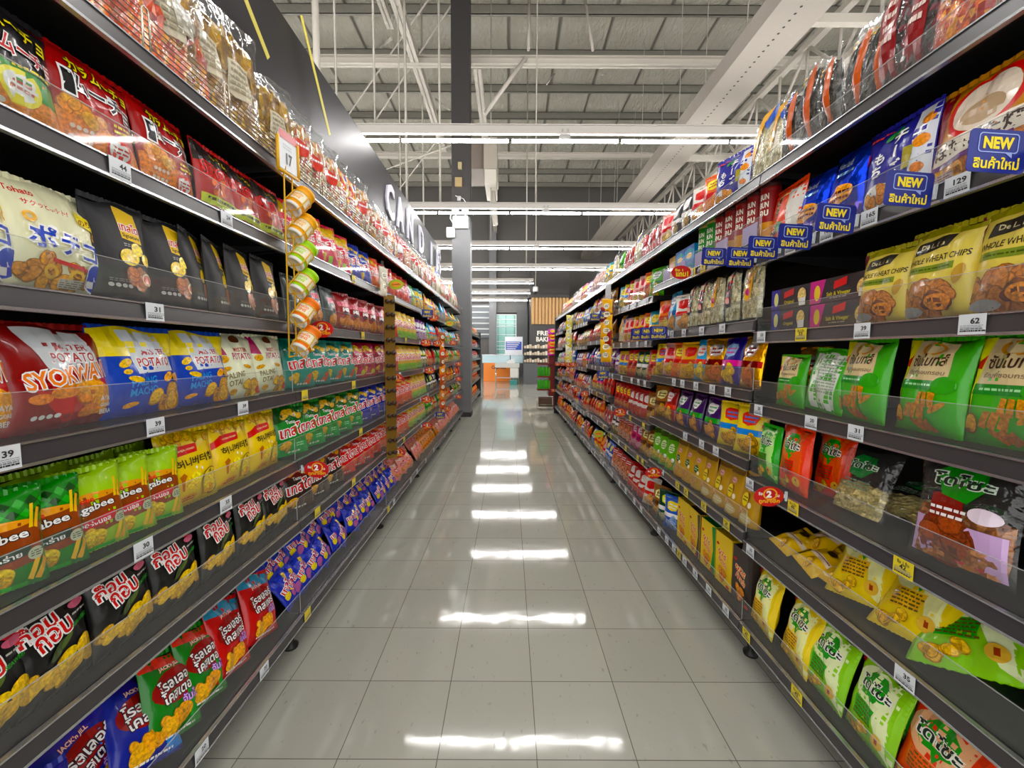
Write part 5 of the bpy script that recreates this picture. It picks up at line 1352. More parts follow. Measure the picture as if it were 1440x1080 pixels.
# shelves beyond the column
def far(lv, seq):
    y = EDGE_F[0] + .06
    for key, n, p in seq:
        for _ in range(n):
            if y > 11.5: return
            o = place(key, L, lv, y, xf=-.008); y += p
for lv, sq in ((5, [('cr_orange', 5, .16), ('cr_gold', 8, .16), ('cr_orange', 8, .16)]), (4, [('cr_gold', 4, .16), ('g_white', 6, .16), ('fish_red', 5, .16), ('cr_pink', 6, .16)]), (3, [('cr_pink', 7, .16), ('g_violet', 4, .16), ('cr_pink', 9, .16)]), (2, [('cr_orange', 8, .16), ('cr_pink', 5, .16), ('cr_gold', 9, .16)]), (1, [('cr_gold', 10, .16), ('cr_orange', 10, .16)]), (0, [('cr_pink', 9, .16), ('cr_orange', 10, .16)])): far(lv, sq)

# ---------------------------------------------------------------- price cards
TAGW = plain('white_price_card', '#dfe4ea', .45); TAGY = plain('yellow_price_card', '#e8d21c', .45); INK = plain('black_print_ink', '#26262a', .5); INKG = plain('grey_print_ink', '#8e9198', .5)
TG = {}
def price_tag(s, lv, y, num=None, yellow=False, rec=True):
    X = XL if s < 0 else XR
    k = (num, yellow)
    if k not in TG:
        mb = MB(); w, h = .05, .041
        mb.box((-w / 2, -.0009, 0), (w / 2, 0, h), 1 if yellow else 0)
        M = Matrix.Translation((0, -.0014, 0)) @ Matrix.Rotation(PI / 2, 4, 'X')
        if num:
            flat_text(mb, num, M @ Matrix.Translation((.006 if not yellow else 0, h * (.66 if not yellow else .55), 0)), .0085 * len(num), .012, 2, None, .03)
        if num and yellow:
            flat_text(mb, 'ซื้อ 2 ชิ้น', M @ Matrix.Translation((0, h * .8, 0)), .03, .009, 2, None, .02)
        rnd = random.Random(len(TG))
        for q, zz in enumerate((.42, .34, .24, .14)):
            x = -w / 2 + .004
            while x < w / 2 - .006:
                ln = rnd.uniform(.002, .008); th_ = .0012 if q < 2 else .003
                mb.v += [(x, -.0014, h * zz), (x + ln, -.0014, h * zz), (x + ln, -.0014, h * zz + th_), (x, -.0014, h * zz + th_)]
                n = len(mb.v); mb.face((n - 4, n - 3, n - 2, n - 1), 3 if q < 3 else 2); x += ln + .001
        TG[k] = mb.mesh('price_card', [TAGW, TAGY, INK, INKG])
    z = lips(s, y)[lv]
    o = link('shelf_price_card', TG[k], None, (s * (X - .0016), y, z + .0005), (0, 0, PI / 2 if s < 0 else -PI / 2))
    # the rail leans back a little: so does the card
    nm = (('yellow' if yellow else 'white') + ' price card') + (f' reading {num}' if num else ' with small print')
    reg(o, nm, s, lv, y, z, 'price card', 'price cards', 'rail')
def T(s, lv, px, num=None, yellow=False):
    X = s * (XL if s < 0 else XR)
    y = y_on(px, X, lips(s, 1.0 if px < 414 or px > 1056 else 2.0)[lv] + .02)
    price_tag(s, lv, y, num, yellow)
for a in ((5, 168, '44'), (5, 318, '24'), (4, 217, '31'), (3, 3, '39'), (3, 218, '39'), (3, 341, '39'), (2, 201, '30'), (2, 317, '55'), (0, 283, '20'), (0, 371, '20')): T(L, *a)
for a in ((5, 497), (4, 510), (3, 428), (3, 497), (2, 507), (1, 446), (1, 497), (0, 432), (0, 546)): T(L, *a, None, True)
for a in ((5, 1347, '129'), (5, 1223, '165'), (5, 1163, '165'), (5, 1112, '79'), (4, 1368, '62'), (4, 1213, '39'), (4, 1071, '53'), (3, 1204, '31'), (3, 1141, '20'), (3, 1067, '20'), (2, 1056, '20'), (1, 1273, '35'), (1, 1056, '35'),
          (4, 1016, '15'), (4, 987, '18'), (4, 962, '18'), (4, 945, '18'), (3, 1024, '20'), (3, 1002, '25'), (3, 979, '20'), (3, 960, '20'), (3, 948, '25'), (2, 1007, '19'), (2, 987, '20'), (2, 964, '20'), (0, 1021, '55'), (0, 997, '55'), (0, 978, '55'), (0, 963, '35'), (0, 948, '35'), (0, 938, '39'), (0, 927, '39')): T(R, *a)
for a in ((4, 1127, '53'), (2, 1271, '42'), (2, 1116, '40'), (0, 1121, '42'), (0, 1050, '42'), (1, 1022, '49'), (1, 990, '49'), (1, 965, '49'), (1, 953, '49'), (0, 955, '39'), (5, 975, '99'), (5, 989, '99')): T(R, *a, True)
TR = random.Random(3)
for i in range(6):      # cards along the further rails
    y = 2.85; k = 0
    while y < 8.3:
        if all(abs(y - e) > .04 for e in EDGE_R): price_tag(R, i, y, None, (i in (1, 2) and k in (0, 1, 2, 4, 5)))
        y += TR.uniform(.1, .34); k += 1
for i, ys in ((0, (2.98, 3.5, 3.75, 4.15, 4.6, 5.4)), (5, (3.1, 4.2, 4.9)), (4, (3.4, 4.4)), (3, (3.2, 4.7)), (2, (3.05, 4.3)), (1, (3.3, 5.0))):
    for y in ys: price_tag(L, i, y, None, i in (2, 1, 4) and y < 4)

# ---------------------------------------------------------------- promotion flags on the rails
NAVY = plain('navy_flag_card', '#10207e', .35); YELP = plain('yellow_print', '#f0d60e', .45); PALE = plain('pale_blue_print', '#8fa0dc', .45); REDF = plain('red_flag_card', '#c20f16', .35); WPR = plain('white_print', '#f4f0e6', .45); ORPR = plain('amber_print', '#f0a81c', .45); GRF = plain('lime_flag_card', '#a8c21c', .4); CLIP = plain('clear_clip_plastic', '#c9ced2', .25)
def rounded(w, h, r, n=5):
    pts = []
    for cx, cy, a0 in ((w / 2 - r, h / 2 - r, 0), (-w / 2 + r, h / 2 - r, PI / 2), (-w / 2 + r, -h / 2 + r, PI), (w / 2 - r, -h / 2 + r, 1.5 * PI)):
        for i in range(n + 1):
            a = a0 + PI / 2 * i / n; pts.append((cx + r * math.cos(a), cy + r * math.sin(a)))
    return pts
FL = {}
def ring2(mb, outer, inner, y, mat):
    k = len(mb.v); n = len(outer)
    mb.v += [(x, y, z) for x, z in outer] + [(x, y, z) for x, z in inner]
    for i in range(n):
        j = (i + 1) % n; mb.face((k + i, k + j, k + n + j, k + n + i), mat)
def flag_mesh(kind, num='2'):
    k = (kind, num)
    if k in FL: return FL[k]
    mb = MB(); M = Matrix.Translation((0, -.0012, 0)) @ Matrix.Rotation(PI / 2, 4, 'X')
    if kind == 'new':
        mb.prism(rounded(.104, .074, .008), -.0006, .0006, 'y', 0)
        o_ = rounded(.072, .034, .006); i_ = rounded(.068, .030, .005)
        ring2(mb, [(x, z + .014) for x, z in o_], [(x, z + .014) for x, z in i_], -.0013, 2)
        mb.v += [(.014, -.0013, -.003), (.026, -.0013, -.003), (.026, -.0013, -.011)]; n = len(mb.v); mb.face((n - 3, n - 2, n - 1), 2)
        flat_text(mb, 'NEW', M @ Matrix.Translation((0, .014, 0)), .054, .021, 1, None, .05)
        flat_text(mb, 'สินค้าใหม่', M @ Matrix.Translation((0, -.02, 0)), .082, .021, 1, None, .03)
        mats = [NAVY, YELP, PALE]
    else:
        pts = [(.05 * math.cos(2 * PI * i / 36), .034 * math.sin(2 * PI * i / 36)) for i in range(28, 37)] + [(.05 * math.cos(2 * PI * i / 36), .034 * math.sin(2 * PI * i / 36)) for i in range(1, 28)]
        pts = [(x, z) for x, z in pts]
        if kind == 'red': pts = pts[:0] + [(x, z) for x, z in pts]; pts.insert(0, (.042, -.034))
        mb.prism(pts, -.0006, .0006, 'y', 0)
        if kind == 'red':
            ring2(mb, [(.004 + .024 * math.cos(a * PI / 10), .008 + .02 * math.sin(a * PI / 10)) for a in range(-4, 15)], [(.004 + .019 * math.cos(a * PI / 10), .008 + .016 * math.sin(a * PI / 10)) for a in range(-4, 15)], -.0013, 1)
            flat_text(mb, 'ซื้อ', M @ Matrix.Translation((-.028, .01, 0)), .014, None, 2, None, .03)
            flat_text(mb, num, M @ Matrix.Translation((0, .008, .0003)), .018, .024, 2, None, .05)
            flat_text(mb, 'ชิ้น', M @ Matrix.Translation((.028, .004, 0)), .014, None, 2, None, .03)
            flat_text(mb, 'ถูกลงอีก', M @ Matrix.Translation((.002, -.017, 0)), .07, .018, 1, None, .04)
            mats = [REDF, ORPR, WPR]
        elif kind == 'one':
            flat_text(mb, 'ซื้อ 1', M @ Matrix.Translation((-.012, .012, 0)), .04, .014, 1, None, .03)
            flat_text(mb, 'แถม1', M @ Matrix.Translation((.004, -.008, 0)), .062, .026, 1, None, .04)
            mats = [REDF, YELP, WPR]
        else:
            k2 = len(mb.v); e = [(.036 * math.cos(2 * PI * i / 20), .02 * math.sin(2 * PI * i / 20)) for i in range(20)]
            mb.v += [(x, -.0012, z) for x, z in e]; mb.face([k2 + i for i in range(20)], 1)
            flat_text(mb, 'ถูกลงอีก', M @ Matrix.Translation((0, 0, .0006)), .056, .016, 2, None, .03)
            mats = [GRF, ORPR, REDF]
    FL[k] = mb.mesh('flag_card', mats)
    return FL[k]
mb = MB(); mb.box((-.012, -.0015, -.006), (.012, .0015, .006)); mb.box((.008, -.003, -.016), (.014, .003, .016))
CLIPR = mb.mesh('clip', [CLIP])
def promo(s, lv, px, py, kind, desc, num='2', tilt=0.0):
    X = s * ((XL if s < 0 else XR) - .062)
    p = at_x(px, py, X)
    o = tag(empty('shelf_promotion_flag', p, (0, tilt, 0)))
    link('flag_card', flag_mesh(kind, num), o)
    link('clip', CLIPR, o, (.048 * s, .002, 0), (0, 0, 0 if s > 0 else PI))
    reg(o, desc, s, lv, p.y, p.z, 'promotion flag', 'promotion flags', 'rail')
NEWD = 'navy flag with yellow lettering in a speech bubble'
for px, py, tl in ((1402, 213, .06), (1278, 266, .08), (1175, 307, .08), (1118, 333, .06), (1073, 348, .05), (1041, 362, .04), (1004, 361, .03)): promo(R, 5, px, py, 'new', NEWD, tilt=tl)
for px, py in ((926, 468), (911, 469), (898, 470), (851, 443), (837, 446)): promo(R, 4, px, py, 'new', NEWD)
promo(R, 2, 848, 527, 'new', NEWD)
promo(L, 4, 601, 441, 'new', NEWD, tilt=.05); promo(L, 1, 619, 584, 'new', NEWD)
RD = 'red oval flag with white and amber lettering'
for lv, px, py, n in ((2, 1081, 698, '2'), (1, 919, 665, '3'), (2, 872, 580, '2'), (2, 822, 554, '2'), (2, 810, 548, '2'), (3, 806, 513, '2'), (3, 799, 513, '2'), (3, 792, 512, '2'), (3, 784, 512, '2'), (1, 789, 559, '2'), (1, 778, 549, '2')): promo(R, lv, px, py, 'red', RD, n)
promo(R, 5, 958, 383, 'one', 'red round flag with big yellow lettering'); promo(R, 1, 842, 610, 'lime', 'lime green oval flag with an amber centre')
for lv, px, py, n in ((4, 452, 463, '2'), (2, 445, 660, '2'), (3, 557, 532, '2'), (1, 560, 637, '2'), (4, 599, 482, '2'), (4, 615, 483, '2'), (3, 604, 521, '2'), (2, 600, 562, '2'), (1, 601, 599, '2'), (1, 629, 575, '2'), (5, 610, 447, '2'), (4, 637, 482, '2'), (3, 645, 512, '2'), (2, 645, 533, '2'), (1, 645, 558, '2')): promo(L, lv, px, py, 'red', RD, n)
promo(L, 5, 557, 400, 'lime', 'lime green oval flag with an amber centre'); promo(L, 5, 632, 455, 'lime', 'lime green oval flag with an amber centre')
# ---------------------------------------------------------------- hanging displays
# yellow wire rack of canned snacks at the first bay joint, left
Xr = -.80
top = at_x(405, 216, Xr)
t = tag(empty('can_rack', (Xr, top.y, top.z)), 'yellow wire rack hanging beside the left shelves, topped by a price card frame', 'wire rack')
LY, LZc = top.y, top.z
def loc(px, py, dx=0):
    p = at_x(px, py, Xr + dx); return Vector((dx, p.y - LY, p.z - LZc))
a, b, c, e = loc(390, 188), loc(418, 205), loc(420, 254), loc(391, 236)
mb = MB(); mb.tube([a, e], .006, 6); mb.tube([b, c], .006, 6); mb.tube([e, c], .006, 6); obj('card_frame', mb, YEL, t)
mb = MB(); i_ = Vector((.0, 0, 0)); mb.v += [tuple(q + Vector((-.002, 0, 0))) for q in (loc(392, 178), loc(416, 197), loc(418, 249), loc(393, 233))]; mb.v += [(x + .002, y, z) for x, y, z in mb.v[:4]]
for q in ((0, 1, 2, 3), (7, 6, 5, 4), (0, 4, 5, 1), (1, 5, 6, 2), (2, 6, 7, 3), (3, 7, 4, 0)): mb.face(q, 0)
ga, gb, gc, gd = loc(392, 178, .0015), loc(416, 197, .0015), loc(417, 208, .0015), loc(392, 190, .0015)
k = len(mb.v); mb.v += [tuple(q) for q in (ga, gb, gc, gd)]; mb.face([k, k + 1, k + 2, k + 3], 1)
ux = (gb - ga).normalized(); uz = Vector((0, 0, 1)); ctr = loc(407, 226, .002)
M = Matrix((ux, uz, Vector((1, 0, 0)))).transposed().to_4x4(); M.translation = ctr
flat_text(mb, '17', M, .04, .04, 2, None, .03)
for q in range(2):
    M2 = M.copy(); M2.translation = loc(404, 206 + q * 4, .002); flat_text(mb, 'สินค้าราคาพิเศษ', M2, .06, .008, 3, None, .0)
obj('price_card', mb, [TAGW, REDF, INK, INKG], t)
mb = MB(); mb.tube([loc(399, 240), loc(401, 300), loc(407, 502)], .0028, 6); mb.tube([loc(411, 248), loc(411, 300), loc(417, 500)], .0028, 6); mb.tube([loc(407, 502), loc(417, 500)], .0028, 6); mb.tube([loc(401, 238), loc(402, 200, -.02)], .0028, 6); obj('upright_wire', mb, YEL, t)
cans = [(420, 284, '#d99a14', 'orange yellow'), (424, 322, '#d9a01a', 'orange yellow'), (424, 360, '#98c01c', 'lime green'), (426, 399, '#98c01c', 'lime green'), (428, 440, '#d8761a', 'orange'), (430, 479, '#d8761a', 'orange')]
AX = Vector((.25, .62, .74)).normalized()
def canmesh(col):
    mb = MB(); r, h = .034, .105
    mb.lathe([(0, .004), (.026, .004), (.027, 0), (.033, .002), (r, .006), (r, .012), (r, .03), (r, .075), (r, h - .012), (r + .001, h - .012), (r + .001, h), (0, h + .001)], 24, 4, None, None, ['#d8d6d0', '#e6e4de', '#c9c7c2', '#d5d3ce', '#d5d3ce', col, '#dcd6c4', col, col, col, col])
    for q in range(3):
        for i, (s_, wd) in enumerate((('เทสโต', .04), ('TINS', .035))):
            vs, fs = text_fit(s_, 0, .058 - i * .016, wd, .013, 0, .03); k = len(mb.v); a0 = q * 2.1
            mb.v += [((r + .0006) * math.sin(a0 + x / r), -(r + .0006) * math.cos(a0 + x / r), z) for x, z in vs]
            for f in fs: mb.face([k + j for j in f], 4, col)
    return mb.mesh('snack_can', PACK_MATS)
CM = {}
for i, (px, py, col, cn) in enumerate(cans):
    p = at_x(px, py, Xr + .015)
    if col not in CM: CM[col] = canmesh(col)
    R3 = AX.to_track_quat('Z', 'X').to_matrix().to_4x4()
    o = link('snack_can', CM[col]); o.matrix_world = Matrix.Translation(p - AX * .052) @ R3
    tag(o, f'{cn} snack can tilted in the yellow wire rack, {ordinal(i + 1)} from its top', 'can', 'snack cans in the yellow rack')
    mb = MB()
    for zz in (.024, .07):
        mb.tube([(.0375 * math.cos(w * PI / 10), .0375 * math.sin(w * PI / 10), zz) for w in range(20)], .0022, 5, 0, None, True)
    mb.tube([(-.0385, 0, -.002), (-.0385, 0, .07)], .0022, 5); mb.tube([(.0385, 0, -.002), (.0385, 0, .07)], .0022, 5); mb.tube([(-.0385, 0, -.003), (-.015, .0, -.007), (.015, 0, -.007), (.0385, 0, -.003)], .0022, 5); mb.tube([(0, .0385, -.002), (0, .0385, .07)], .0022, 5); mb.tube([(0, .0385, -.002), (0, .0, -.007), (0, -.0385, -.002), (0, -.0385, .024)], .0022, 5)
    ho = obj('can_holder', mb, YEL, t)
    W = Matrix.Translation(p - AX * .052) @ R3
    ho.matrix_local = Matrix.Translation((-Xr, -LY, -LZc)) @ W

GOLD = plain('gold_foil_cup', '#a8863a', .25, .7, (60, .6, .003)); CHOC = plain('chocolate_brown', '#3a2214', .4)
def strip(px, y0, y1, X, label, n, builder, header=None):
    """a long clip strip of packets hanging at the shelf joint"""
    a = at_x(px, y0, X); b = at_x(px, y1, X)
    t = tag(empty('hanging_strip', (X, a.y, a.z), (0, 0, -.85 if X < 0 else .5)), label, 'hanging strip')
    Lh = a.z - b.z
    mb = MB(); mb.box((-.002, -.008, -Lh), (0, .008, .06)); obj('clip_strip', mb, ACRYL, t)
    for i in range(n): builder(t, -Lh * (i + .5) / n, Lh / n, i)
    if header: header(t)
    return t
def gold(t, z, h, i):
    mb = MB()
    for yy in (-.018, .018):
        M = Matrix.Translation((.004, yy, z)) @ Matrix.Rotation(PI / 2, 4, 'Y')
        mb.lathe([(.0, .0), (.017, .0), (.014, .02), (0, .022)], 12, 1, None, M); mb.lathe([(.0172, .002), (.0175, .008), (.016, .012)], 12, 0, None, M)
    mb.box((-.001, -.038, z - h / 2), (.003, .038, z + h / 2), 2)
    obj('cup_pair', mb, [GOLD, CHOC, GOLD], t)
s_ = strip(547, 415, 648, -.80, 'hanging strip of gold and brown chocolate cups on the left shelf joint', 13, gold)
def film_packet(cols, w=.1, hh=.11):
    def f(t, z, h, i):
        c = cols[i % len(cols)]
        me = pack_mesh('packet', w, hh, .02, c, [('e', 0, .5, .6, .2, '#e8e0d0'), ('l', 0, .55, .7, 2, .1, '#4a2a1c')], nu=8, nv=8, seed=i + 1)
        o = link('packet', me, t, (.008 if t.location.x < 0 else -.008, 0, z - hh / 2), (0, 0, (PI / 2 if t.location.x < 0 else -PI / 2) + (.5 if i % 2 else .2)))
    return f
strip(621, 468, 585, -.80, 'hanging strip of brown and amber packets near the grey column', 10, film_packet(['#8a4a18', '#c8801c', '#b0521c']))
def hdr(col, s=1):
    def f(t):
        mb = MB(); mb.box((-.001, -.035, .0), (.001, .035, .16)); obj('header_card', mb, plain('header_' + col[1:], col, .5), t)
    return f
strip(855, 425, 505, .89, 'hanging strip of yellow and brown packets under a white header card', 7, film_packet(['#d8a428', '#7c2420', '#dcae3a'], .12, .13), hdr('#d0d2d4'))
strip(801, 445, 512, .89, 'hanging strip of pale yellow packets near the far right end', 8, film_packet(['#d8d08a', '#c8b84a', '#e0dcc0'], .11, .12))
strip(538, 380, 412, -.82, 'short hanging strip of clear packets above the gold cup strip', 2, film_packet(['#b9b4a8', '#cfc9b8'], .07, .11))

# ---------------------------------------------------------------- display stand at the end of the right shelves
REDP = plain('red_stand_paint', '#7a1512', .4)
SX, SY = .62, 8.95
t = tag(empty('display_stand', (SX + .17, SY, 0)), 'dark red metal display stand at the far end of the right shelves', 'display stand')
for dx in (-.17, .17):
    mb = MB(); mb.box((dx - .012, -.012, .02), (dx + .012, .012, .02 + (1.25 if dx > 0 else .25))); obj('post', mb, REDP if dx > 0 else WIRE, t)
mb = MB(); mb.box((.06, .0, .3), (.17, .3, 1.2)); obj('back_panel', mb, REDP, t)
for z in (.42, .70, .97):
    mb = MB(); mb.box((-.18, -.02, z), (.17, .3, z + .02)); mb.box((-.18, -.025, z), (.17, -.02, z + .035)); obj('tray', mb, REDP, t)
mb = MB(); mb.box((-.19, -.05, .06), (.18, .3, .08)); mb.tube([(-.19, -.05, .12), (.18, -.05, .12)], .006, 6); mb.tube([(-.19, -.05, .02), (-.19, -.05, .25)], .008, 6); mb.tube([(.18, -.05, .02), (.18, -.05, .25)], .008, 6); obj('base_rack', mb, WIRE, t)
mb = MB(); mb.box((-.15, -.03, .081), (.14, .25, .26)); tag(obj('wooden_crate', mb, plain('dark_brown_crate', '#5a4232', .7, vary=.15), None, .006, (SX + .17, SY, 0)), 'dark brown crate at the foot of the red display stand', 'crate')
mb = MB(); mb.lathe([(0, 0), (.03, 0), (.033, .006), (.033, .19), (.028, .205), (0, .205)], 14, 4, None, None, ['#a8a8a8', '#3f8a1c', '#4f9e1f', '#3f8a1c', '#b8b8b8'])
GC = mb.mesh('drink_can', PACK_MATS)
for lvl, z in ((0, .441), (1, .721)):
    for i in range(4):
        o = link('drink_can', GC, None, (SX + .04 + i * .072 - .01, SY + .03, z)); reg(o, 'green drink can on the ' + ('lower' if lvl == 0 else 'upper') + ' tray of the red display stand', 2, 9 + lvl, i, 0, 'can', 'drink cans on the red display stand')
for k in range(2):
    for i in range(3):
        pass
for i, c in enumerate(['#b0148c', '#d8641c', '#b0148c', '#d8641c', '#c81a5c', '#d8641c', '#a8147c']):
    me = pack_mesh('hanging_packet', .2, .13, .05, c, [('e', 0, .5, .6, .25, '#e8c83a'), ('l', 0, .55, .7, 2, .12, '#7a1414')], nu=8, nv=8, seed=i + 3)
    o = link('hanging_packet', me, None, (SX + .3, SY - .06, 1.62 - i * .075), (-.5, 0, 0)); tag(o, ('magenta' if i % 2 == 0 else 'orange') + f' packet hanging above the red display stand, {ordinal(i + 1)} from the top', 'packet', 'packets hanging by the red display stand')

# ---------------------------------------------------------------- the far end of the shop
def bxw(name, px0, py0, px1, py1, Y, dep, mat, label, cat, bevel=.004, base=None):
    a = at_y(px0, py1, Y); b = at_y(px1, py0, Y)
    z0 = a.z if base is None else base
    mb = MB(); mb.box((a.x, Y, z0), (b.x, Y + dep, b.z))
    o = obj(name, mb, mat, None, bevel)
    if label: tag(o, label, cat)
    return o
# window with green glass
YW = 20.38
a = at_y(697, 499, YW); b = at_y(727, 442, YW)
t = struct('window_1', MB().box((a.x, YW - .05, a.z), (b.x, YW, a.z + .05)).box((a.x, YW - .05, b.z - .05), (b.x, YW, b.z)).box((a.x, YW - .05, a.z), (a.x + .05, YW, b.z)).box((b.x - .05, YW - .05, a.z), (b.x, YW, b.z)), WHITEP)
for fz in (.14, .22, .33, .5, .7, .76, .87):
    zz = a.z + (b.z - a.z) * fz; t2 = MB().box((a.x + .05, YW - .04, zz - .012), (b.x - .05, YW - .02, zz + .012)); obj('window_bar', t2, WHITEP, t)
for fx in (.12, .48, .88): obj('window_bar', MB().box((a.x + (b.x - a.x) * fx - .012, YW - .03, a.z + .05), (a.x + (b.x - a.x) * fx + .012, YW - .012, b.z - .05)), plain('dark_bar', '#3f5a56', .5) if 'dark_bar' not in MATS else MATS['dark_bar'], t)
GL = plain('green_daylit_glass', '#6fa39a', .15, emit=('#7fb8ac', .16))
obj('window_pane', MB().box((a.x + .04, YW - .012, a.z + .04), (b.x - .04, YW - .004, b.z - .04)), GL, t)
# louvred opening
a = at_y(662, 475, YW); b = at_y(688, 428, YW)
t = struct('window_2', MB().box((a.x - 1.6, YW - .06, a.z), (b.x, YW - .01, b.z)), plain('slate_glass', '#4c5357', .3))
for q in range(6):
    zz = a.z + (b.z - a.z) * (.08 + .165 * q); obj('louvre', MB().box((a.x - 1.6, YW - .12, zz), (b.x, YW - .06, zz + .07)), plain('louvre_white', '#b9bcbe', .4) if 'louvre_white' not in MATS else MATS['louvre_white'], t)
a = at_y(688, 540, 20.2); b = at_y(698, 420, 20.2)
struct('column_2', MB().box((a.x, 20.0, 0), (b.x, 20.4, 8.9)), GREYC)
a = at_y(698, 440, 20.3); b = at_y(741, 427, 20.3)
struct('trim_1', MB().box((a.x, 20.2, a.z), (b.x, 20.4, b.z + .4)), plain('grey_soffit', '#636260', .7))
a = at_y(726, 540, 20.2); b = at_y(742, 436, 20.2)
struct('column_3', MB().box((a.x, 20.05, 0), (b.x, 20.4, b.z)), plain('grey_pier', '#565758', .6))
# bakery kiosk with timber cladding
YK = 17.0
t = tag(empty('bakery_kiosk', (at_y(747, 500, YK).x, YK, 0)), 'dark bakery kiosk with pale timber cladding and white lettering above its counter', 'kiosk')
ox = t.location.x
def kb(px0, py0, px1, py1, d0, d1):
    a = at_y(px0, py1, YK); b = at_y(px1, py0, YK); return (a.x - ox, d0, a.z), (b.x - ox, d1, b.z)
DKP = plain('dark_kiosk_panel', '#3f3c3b', .6)
a, b = kb(747, 456, 800, 540, .02, 2.0); obj('wall_panel', MB().box((a[0], .02, 0), (b[0], 2.0, b[2] + 2.62)), DKP, t)
a, b = kb(747, 419, 800, 456, -.05, .02)
mb = MB(); n = 11
for i in range(n):
    x0 = a[0] + .02 + (b[0] - a[0]) * i / n; mb.box((x0, -.1, a[2]), (x0 + (b[0] - a[0]) / n - .05, -.03, b[2]))
mb.box((a[0], -.01, a[2]), (b[0], .019, b[2]))
obj('timber_cladding', mb, plain('pale_timber', '#c99a5c', .5, vary=.12), t)
a, b = kb(743, 414, 800, 419, -.1, 0); obj('cornice', MB().box((a[0], -.1, a[2]), (b[0], .3, b[2] + .1)), DKP, t)
mb = MB(); M = Matrix.Rotation(PI / 2, 4, 'X')
for q, s in enumerate(('FRESH', 'BAKERY')):
    p = at_y(768, 468.5 + q * 8.5, YK); flat_text(mb, s, Matrix.Translation((p.x - ox + .02, .015, p.z)) @ M, .76 if q == 0 else .84, .19, 0, None, .03)
obj('lettering', mb, WPR, t)
bxw('bakery_counter', 736, 511, 776, 536, 16.2, .6, plain('slate_counter', '#4d4f50', .5), 'slate grey bakery counter below shelves of pale boxes', 'counter', base=0)
a = at_y(736, 511, 16.2); b = at_y(772, 486, 16.2)
t = tag(empty('bakery_rack', (a.x, 16.25, a.z)), 'open bakery rack of pale packaged bread on the slate counter', 'rack')
w_ = b.x - a.x
for z in (.01, .29, .55): obj('shelf', MB().box((0, 0, z), (w_, .35, z + .025)), SHELF, t)
for x in (0, w_): obj('post', MB().box((x - .012, .0, 0), (x + .012, .02, .62)), SHELF, t)
BR = plain('bread_paper', '#cbb69a', .6, vary=.1)
for r in range(3):
    for i in range(9):
        hh = .1 + .06 * ((i * 7 + r * 3) % 3) / 2
        o = obj('bread_pack', MB().box((0, 0, 0), (.085, .2, hh)), BR if 'bread_w' not in MATS or (i + r) % 3 else MATS['bread_w'], None, .012, (a.x + .03 + i * (w_ - .06) / 9, 16.3, a.z + (.036, .316, .576)[r]))
        reg(o, 'pale bread pack on the ' + ('lowest', 'middle', 'topmost')[r] + ' tier of the bakery rack', 2, 12 + r, i, 0, 'bread', 'bread packs on the bakery rack')
        if r == 0 and i == 0: plain('bread_w', '#e0d8c8', .6)
# till counter
ORG = plain('orange_counter_front', '#e8801a', .45)
t = tag(empty('till_counter', (at_y(680, 520, 17.6).x, 17.6, 0)), 'orange fronted till counter with black capital letters at the far end', 'counter')
ox = t.location.x
a = at_y(680, 531, 17.6); b = at_y(719, 510.5, 17.6)
obj('front_panel', MB().box((0, 0, 0), (b.x - ox, .6, b.z)), ORG, t, .01)
mb = MB(); p = at_y(697, 516.5, 17.6); flat_text(mb, 'CASHIER', Matrix.Translation((p.x - ox + .14, -.002, p.z)) @ Matrix.Rotation(PI / 2, 4, 'X'), .62, .14, 0, None, .04); obj('lettering', mb, INK, t)
a2 = at_y(678, 510.5, 17.55); b2 = at_y(737, 499, 17.55)
obj('glass_case', MB().box((a2.x - ox, .0, b.z), (b2.x - ox, .5, b2.z)), plain('pale_case_glass', '#b9d4dc', .1), t, .01)
obj('chrome_edge', MB().box((a2.x - ox, -.02, b2.z - .02), (b2.x - ox, .52, b2.z + .01)), SILVER, t)
# packing table before it
t = tag(empty('packing_table', (at_y(696, 520, 16.4).x, 16.4, 0)), 'pale grey packing table on thin steel legs before the orange till counter', 'table')
ox = t.location.x
a = at_y(696, 517, 16.4); b = at_y(730.5, 511, 16.4); w_ = b.x - ox
obj('table_top', MB().box((0, 0, a.z), (w_, .6, b.z)), plain('grey_table', '#b9b9b4', .4), t, .01)
for x in (.03, w_ - .03):
    for yy in (.04, .56): obj('leg', MB().tube([(x, yy, .0), (x, yy, a.z)], .018, 8), WIRE, t)
obj('low_shelf', MB().box((.04, .05, .22), (w_ - .04, .55, .24)), SILVER, t)
obj('drawer_box', MB().box((w_ * .62, .02, .24), (w_ - .05, .5, a.z - .01)), plain('pale_drawer', '#c9c6c0', .5), t, .01)
tb = at_y(722, 535, 15.9)
t = tag(empty('shopping_basket', (tb.x, 15.9, 0)), 'teal shopping basket on the floor before the packing table', 'basket')
TEAL = plain('teal_plastic', '#1f7d78', .4)
mb = MB(); mb.prism([(-.13, 0), (.13, 0), (.16, .16), (-.16, .16)], 0, .22, 'y'); obj('body', mb, TEAL, t, .01)
mb = MB(); mb.tube([(-.15, .11, .15), (-.12, .11, .2), (.12, .11, .2), (.15, .11, .15)], .008, 6); obj('handle', mb, TEAL, t)
